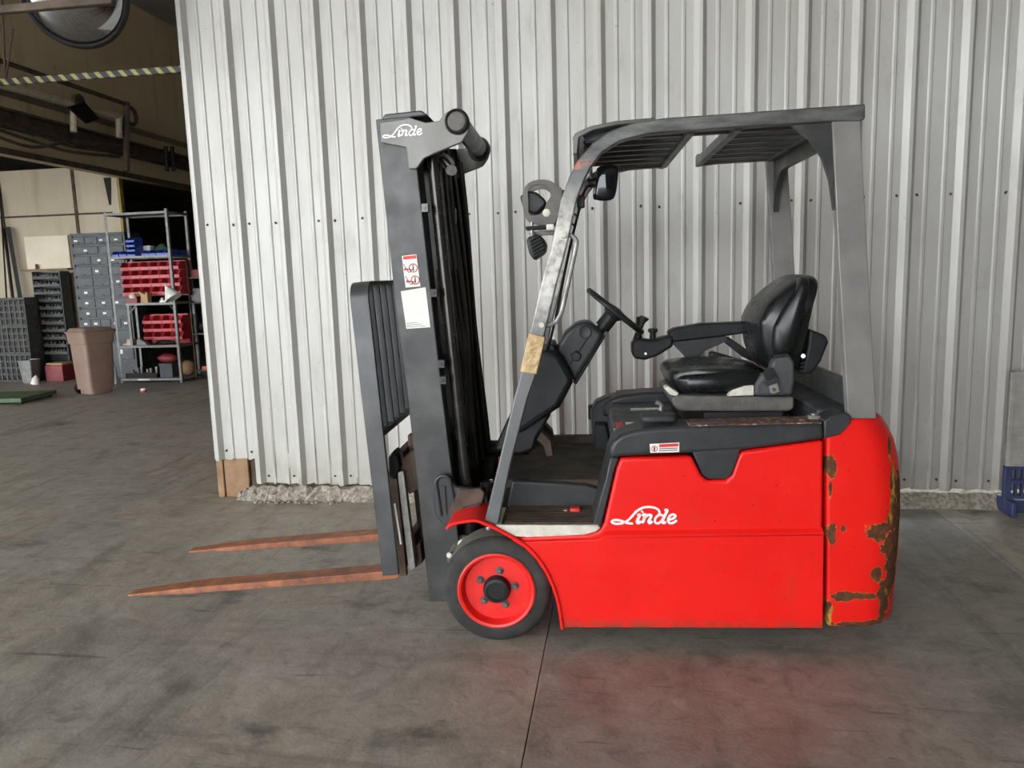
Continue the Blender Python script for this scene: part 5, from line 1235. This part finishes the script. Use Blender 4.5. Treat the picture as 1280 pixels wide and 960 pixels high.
for k, (t_, b_, r_, lab) in enumerate((((10, 284), (30, 400), .045, 'thick black steel post leaning against the partition'), ((4.5, 285), (20, 400), .016, 'thin dark rod leaning beside the thick black post'), ((0, 240), (10, 400), .014, 'long thin dark rod leaning on the partition'))):
    ut, zt_ = bl(*t_, PWD - .05 - r_); ub, zb3 = bl(*b_, PWD - .22)
    k_ = zt_ / max(.1, zt_ - zb3)
    p0_ = Vector((ut, PWD - .05 - r_, zt_)); p1_ = p0_ + (Vector((ub, PWD - .22, zb3)) - p0_) * k_; p1_.z = .01
    a = MB()
    if k == 0: a.tube([p1_, p0_], r_, 4)
    else: a.tube([p1_, p0_], r_, 8)
    o = a.build('leaning_post' if k == 0 else 'leaning_rod', MT['deep_black' if k else 'cab']); o.rotation_euler = (0, 0, -BYAW); tag(o, lab, 'post' if k == 0 else 'rod')

# ---- black crates on the far left ---------------------------------------------------------
(cu0, cw0) = bg_floor(18, 477)
ctop = bl(15, 372, cw0)[1]
ux0, ux1 = bl(-30, 420, cw0)[0], bl(36, 420, cw0)[0]
def lattice_crate(w, d, h, nx, nz, ny, m, name, parent, bar=.022):
    a = MB(); a.box(-w / 2, w / 2, 0, d, 0, .02); a.build('crate_floor', MT[m], parent)
    for (yy, nm) in ((0, 'crate_front'), (d - .02, 'crate_back')):
        a = MB()
        for k in range(nx + 1):
            x = -w / 2 + (w - bar) * k / nx; a.box(x, x + bar, yy, yy + .02, 0, h)
        for k in range(nz + 1):
            z = (h - bar) * k / nz; a.box(-w / 2, w / 2, yy + .004, yy + .016, z, z + bar)
        a.build(nm, MT[m], parent)
    for s in (-1, 1):
        a = MB(); xx = -w / 2 if s < 0 else w / 2 - .02
        for k in range(ny + 1):
            y = (d - bar) * k / ny; a.box(xx, xx + .02, y, y + bar, 0, h)
        for k in range(nz + 1):
            z = (h - bar) * k / nz; a.box(xx + .004, xx + .016, 0, d, z, z + bar)
        a.build('crate_side', MT[m], parent)
nst = 3; hh = ctop / nst
labs = ['black lattice crate at the bottom of the stack by the bolt rack', 'black lattice crate in the middle of the stack by the bolt rack', 'black lattice crate on top of the stack by the bolt rack']
for k in range(nst):
    T = bthing('lattice_crate', (ux0 + ux1) / 2, cw0, k * hh); tag(T, labs[k], 'crate', 'stacked black crates')
    lattice_crate(ux1 - ux0, .30, hh - .004, 10, 4, 6, 'crate_black', 'crate', T, .03)
    a = MB(); a.box(-(ux1 - ux0) / 2 + .03, (ux1 - ux0) / 2 - .03, .215, .27, .02, hh - .06); a.build('crate_hole_backing', MT['crate_black'], T)  # added backing behind the lattice to darken the crate holes
# scrap between the crates and the trash can
u, w_ = bg_floor(68, 470); u, w_ = u * 11.40 / w_, 11.40
a = MB(); a.box(-.16, .16, 0, .3, 0, .27); o = a.build('dark_red_box', MT['dark_red'], bevel=.006); o.location = bpos(u, w_); o.rotation_euler = (0, 0, -BYAW); tag(o, 'dark red wooden box behind the brown trash can', 'box')
a = MB(); a.box(-.15, .15, .02, .28, 0, .035); ot = a.build('crumpled_paper', MT['cardboard'], bevel=.01); ot.location = bpos(u, w_, .27); ot.rotation_euler = (0, 0, -BYAW); tag(ot, 'folded tan paper on the dark red box', 'paper')
u, w_ = bg_floor(51, 470); u, w_ = u * 11.35 / w_ - .14, 11.30
a = MB(); a.loft([[(p[0], p[1], z) for p in rounded(-w / 2, w / 2, -w / 2, w / 2, .02, 3)] for w, z in ((.18, 0), (.24, .38), (.22, .385), (.17, .02))]); o = a.build('grey_bucket', MT['rack']); o.location = bpos(u, w_); o.rotation_euler = (0, 0, -BYAW); tag(o, 'grey square bucket between the crates and the red box', 'bucket')
u, w_ = bg_floor(43, 474); u, w_ = u * 11.05 / w_, 11.05
a = MB(); a.lathe([(.002, .0), (.07, .01), (.05, .10), (.002, .16)], (0, 0, 0), (.2, 0, 1), 10); o = a.build('white_scrap', MT['label_white'], sharp=60); o.location = bpos(u, w_, .0); tag(o, 'crumpled white paper on the floor beside the crates', 'paper')

# ---- brown trash can -------------------------------------------------------------------
(tu, tw) = bg_floor(107, 495)
TZ = bl(103, 413.5, tw)[1]
TC = bthing('trash_can', tu, tw + .24, 0, R(-24)); tag(TC, 'brown wheeled plastic trash can beside the drawer cabinet', 'trash can')
k_ = 1.0
def sq(wx, wy, z, r_): wx, wy = wx * .80, wy * .80; return [(p[0], p[1], z) for p in rounded(-wx / 2, wx / 2, -wy / 2, wy / 2, r_, 4)]
a = MB(); a.loft([sq(.40, .40, .01, .05), sq(.44, .44, .30, .05), sq(.50, .50, TZ - .20, .05), sq(.51, .51, TZ - .20, .05), sq(.57, .57, TZ - .19, .05), sq(.60, .60, TZ - .02, .05), sq(.55, .55, TZ - .02, .05), sq(.47, .47, .08, .05)]); a.build('can_body', MT['trash'], TC, sharp=40)
a = MB(); a.loft([sq(.63, .63, TZ - .045, .05), sq(.64, .64, TZ - .02, .05), sq(.60, .60, TZ - .02, .05)]); a.build('can_rim', MT['trash'], TC)
a = MB(); a.loft([sq(.55, .55, TZ - .03, .05), sq(.57, .57, TZ - .005, .05), sq(.50, .50, TZ + .03, .05)]); a.build('can_lid', MT['trash'], TC)
a = MB(); a.tube([(-.16, .22, TZ - .03), (-.16, .28, TZ - .02), (.16, .28, TZ - .02), (.16, .22, TZ - .03)], .016, 8); a.build('can_handle', MT['trash'], TC)
a = MB(); a.bridge([Vector((.155, -.11, .06)), Vector((.155, .11, .06)), Vector((.185, .13, TZ - .26)), Vector((.185, -.13, TZ - .26))], [Vector((.176, -.11, .06)), Vector((.176, .11, .06)), Vector((.207, .13, TZ - .26)), Vector((.207, -.13, TZ - .26))]); a.build('side_recess', MT['trash'], TC, bevel=.006)
for s in (-1, 1):
    a = MB(); a.cyl((-.215, s * .12, .085), (-.165, s * .12, .085), .085, None, 18); a.build('can_wheel', MT['deep_black'], TC)

# ---- green platform -----------------------------------------------------------------------
(gu1, gw1) = bg_floor(48, 500); (gu0, gw0) = bg_floor(0, 511)
a = MB(); a.box(-1.2, 0, -.75, .0, .06, .085); GP = a.build('green_platform', MT['green'], bevel=.004); GP.location = bpos(gu1, gw1 + .35); GP.rotation_euler = (0, 0, -BYAW + R(6)); tag(GP, 'low green steel platform on small wheels by the crates', 'platform')
a = MB(); a.box(-1.2, .004, -.758, -.745, .035, .09); a.build('platform_lip', MT['green'], GP)
a = MB(); a.box(-.01, .006, -.75, .0, .035, .09); a.build('platform_lip', MT['green'], GP)
for x, y in ((-.06, -.69), (-.06, -.06), (-1.1, -.69), (-1.1, -.06)):
    a = MB(); a.cyl((x, y - .015, .03), (x, y + .015, .03), .032, None, 14); a.build('caster', MT['deep_black'], GP)

# ---- crates by the right edge ----------------------------------------------------------------
(ku, kw) = bg_floor(1251, 641)
k0 = ku; kd = min(.40, 4.885 - kw)
zb_top = bl(1252, 582, kw)[1]; zg_top = bl(1258, 464, kw)[1]
def side_crate(name, w, d, z0, z1, m, label, nz, big):
    T = bthing(name, k0 + w / 2, kw - .02, z0); tag(T, label, 'crate'); h = z1 - z0 - .003
    a = MB(); a.box(-w / 2 + .022, w / 2 - .022, .022, d - .022, .004, h - .004 if m == 'grey_crate' else .02); a.build('crate_liner', MT[m], T)
    for x in (-w / 2, w / 2 - .03):
        for y in (0, d - .03): a = MB(); a.box(x, x + .03, y, y + .03, 0, h); a.build('corner_post', MT[m], T, bevel=.004)
    for z in [h * k / nz for k in range(nz)] + [h - .018]:
        a = MB(); a.box(-w / 2 + .005, w / 2 - .005, .005, .03, z, z + .020); a.build('front_rib', MT[m], T)
        a = MB(); a.box(-w / 2 + .005, -w / 2 + .03, .005, d - .005, z, z + .020); a.build('side_rib', MT[m], T)
        a = MB(); a.box(-w / 2 + .005, w / 2 - .005, d - .03, d - .005, z, z + .012); a.build('back_rib', MT[m], T)
    nx = big
    for k in range(1, nx):
        x = -w / 2 + w * k / nx; a = MB(); a.box(x - .006, x + .006, .004, .03, 0, h); a.build('front_bar', MT[m], T)
        y = d * k / nx; a = MB(); a.box(-w / 2 + .004, -w / 2 + .03, y - .006, y + .006, 0, h); a.build('side_bar', MT[m], T)
    a = MB(); a.box(-w / 2, w / 2, 0, d, h - .006, h); a.build('crate_top', MT[m], T, bevel=.002)
    return T
zm = bl(1250, 622, kw)[1]
T = side_crate('blue_pallet', .60, kd, zm, zb_top, 'blue_crate', 'dark blue lattice plastic pallet on feet under the grey crate', 2, 17)
for x in (-.29, .0, .22):
    for y in (.01, kd - .12):
        a = MB(); a.box(x, x + (.03 if x < -.2 else .09), y, y + .10, -zm, .0); a.build('pallet_foot', MT['blue_crate'], T, bevel=.008)
for x in (-.23, .06):
    a = MB(); a.box(x, x + .12, .015, .12, -zm, -.02); a.build('pallet_foot', MT['blue_crate'], T, bevel=.012)
side_crate('grey_crate', .58, kd, zb_top, zg_top, 'grey_crate', 'tall dusty grey ribbed plastic crate standing on the blue pallet', 13, 4)
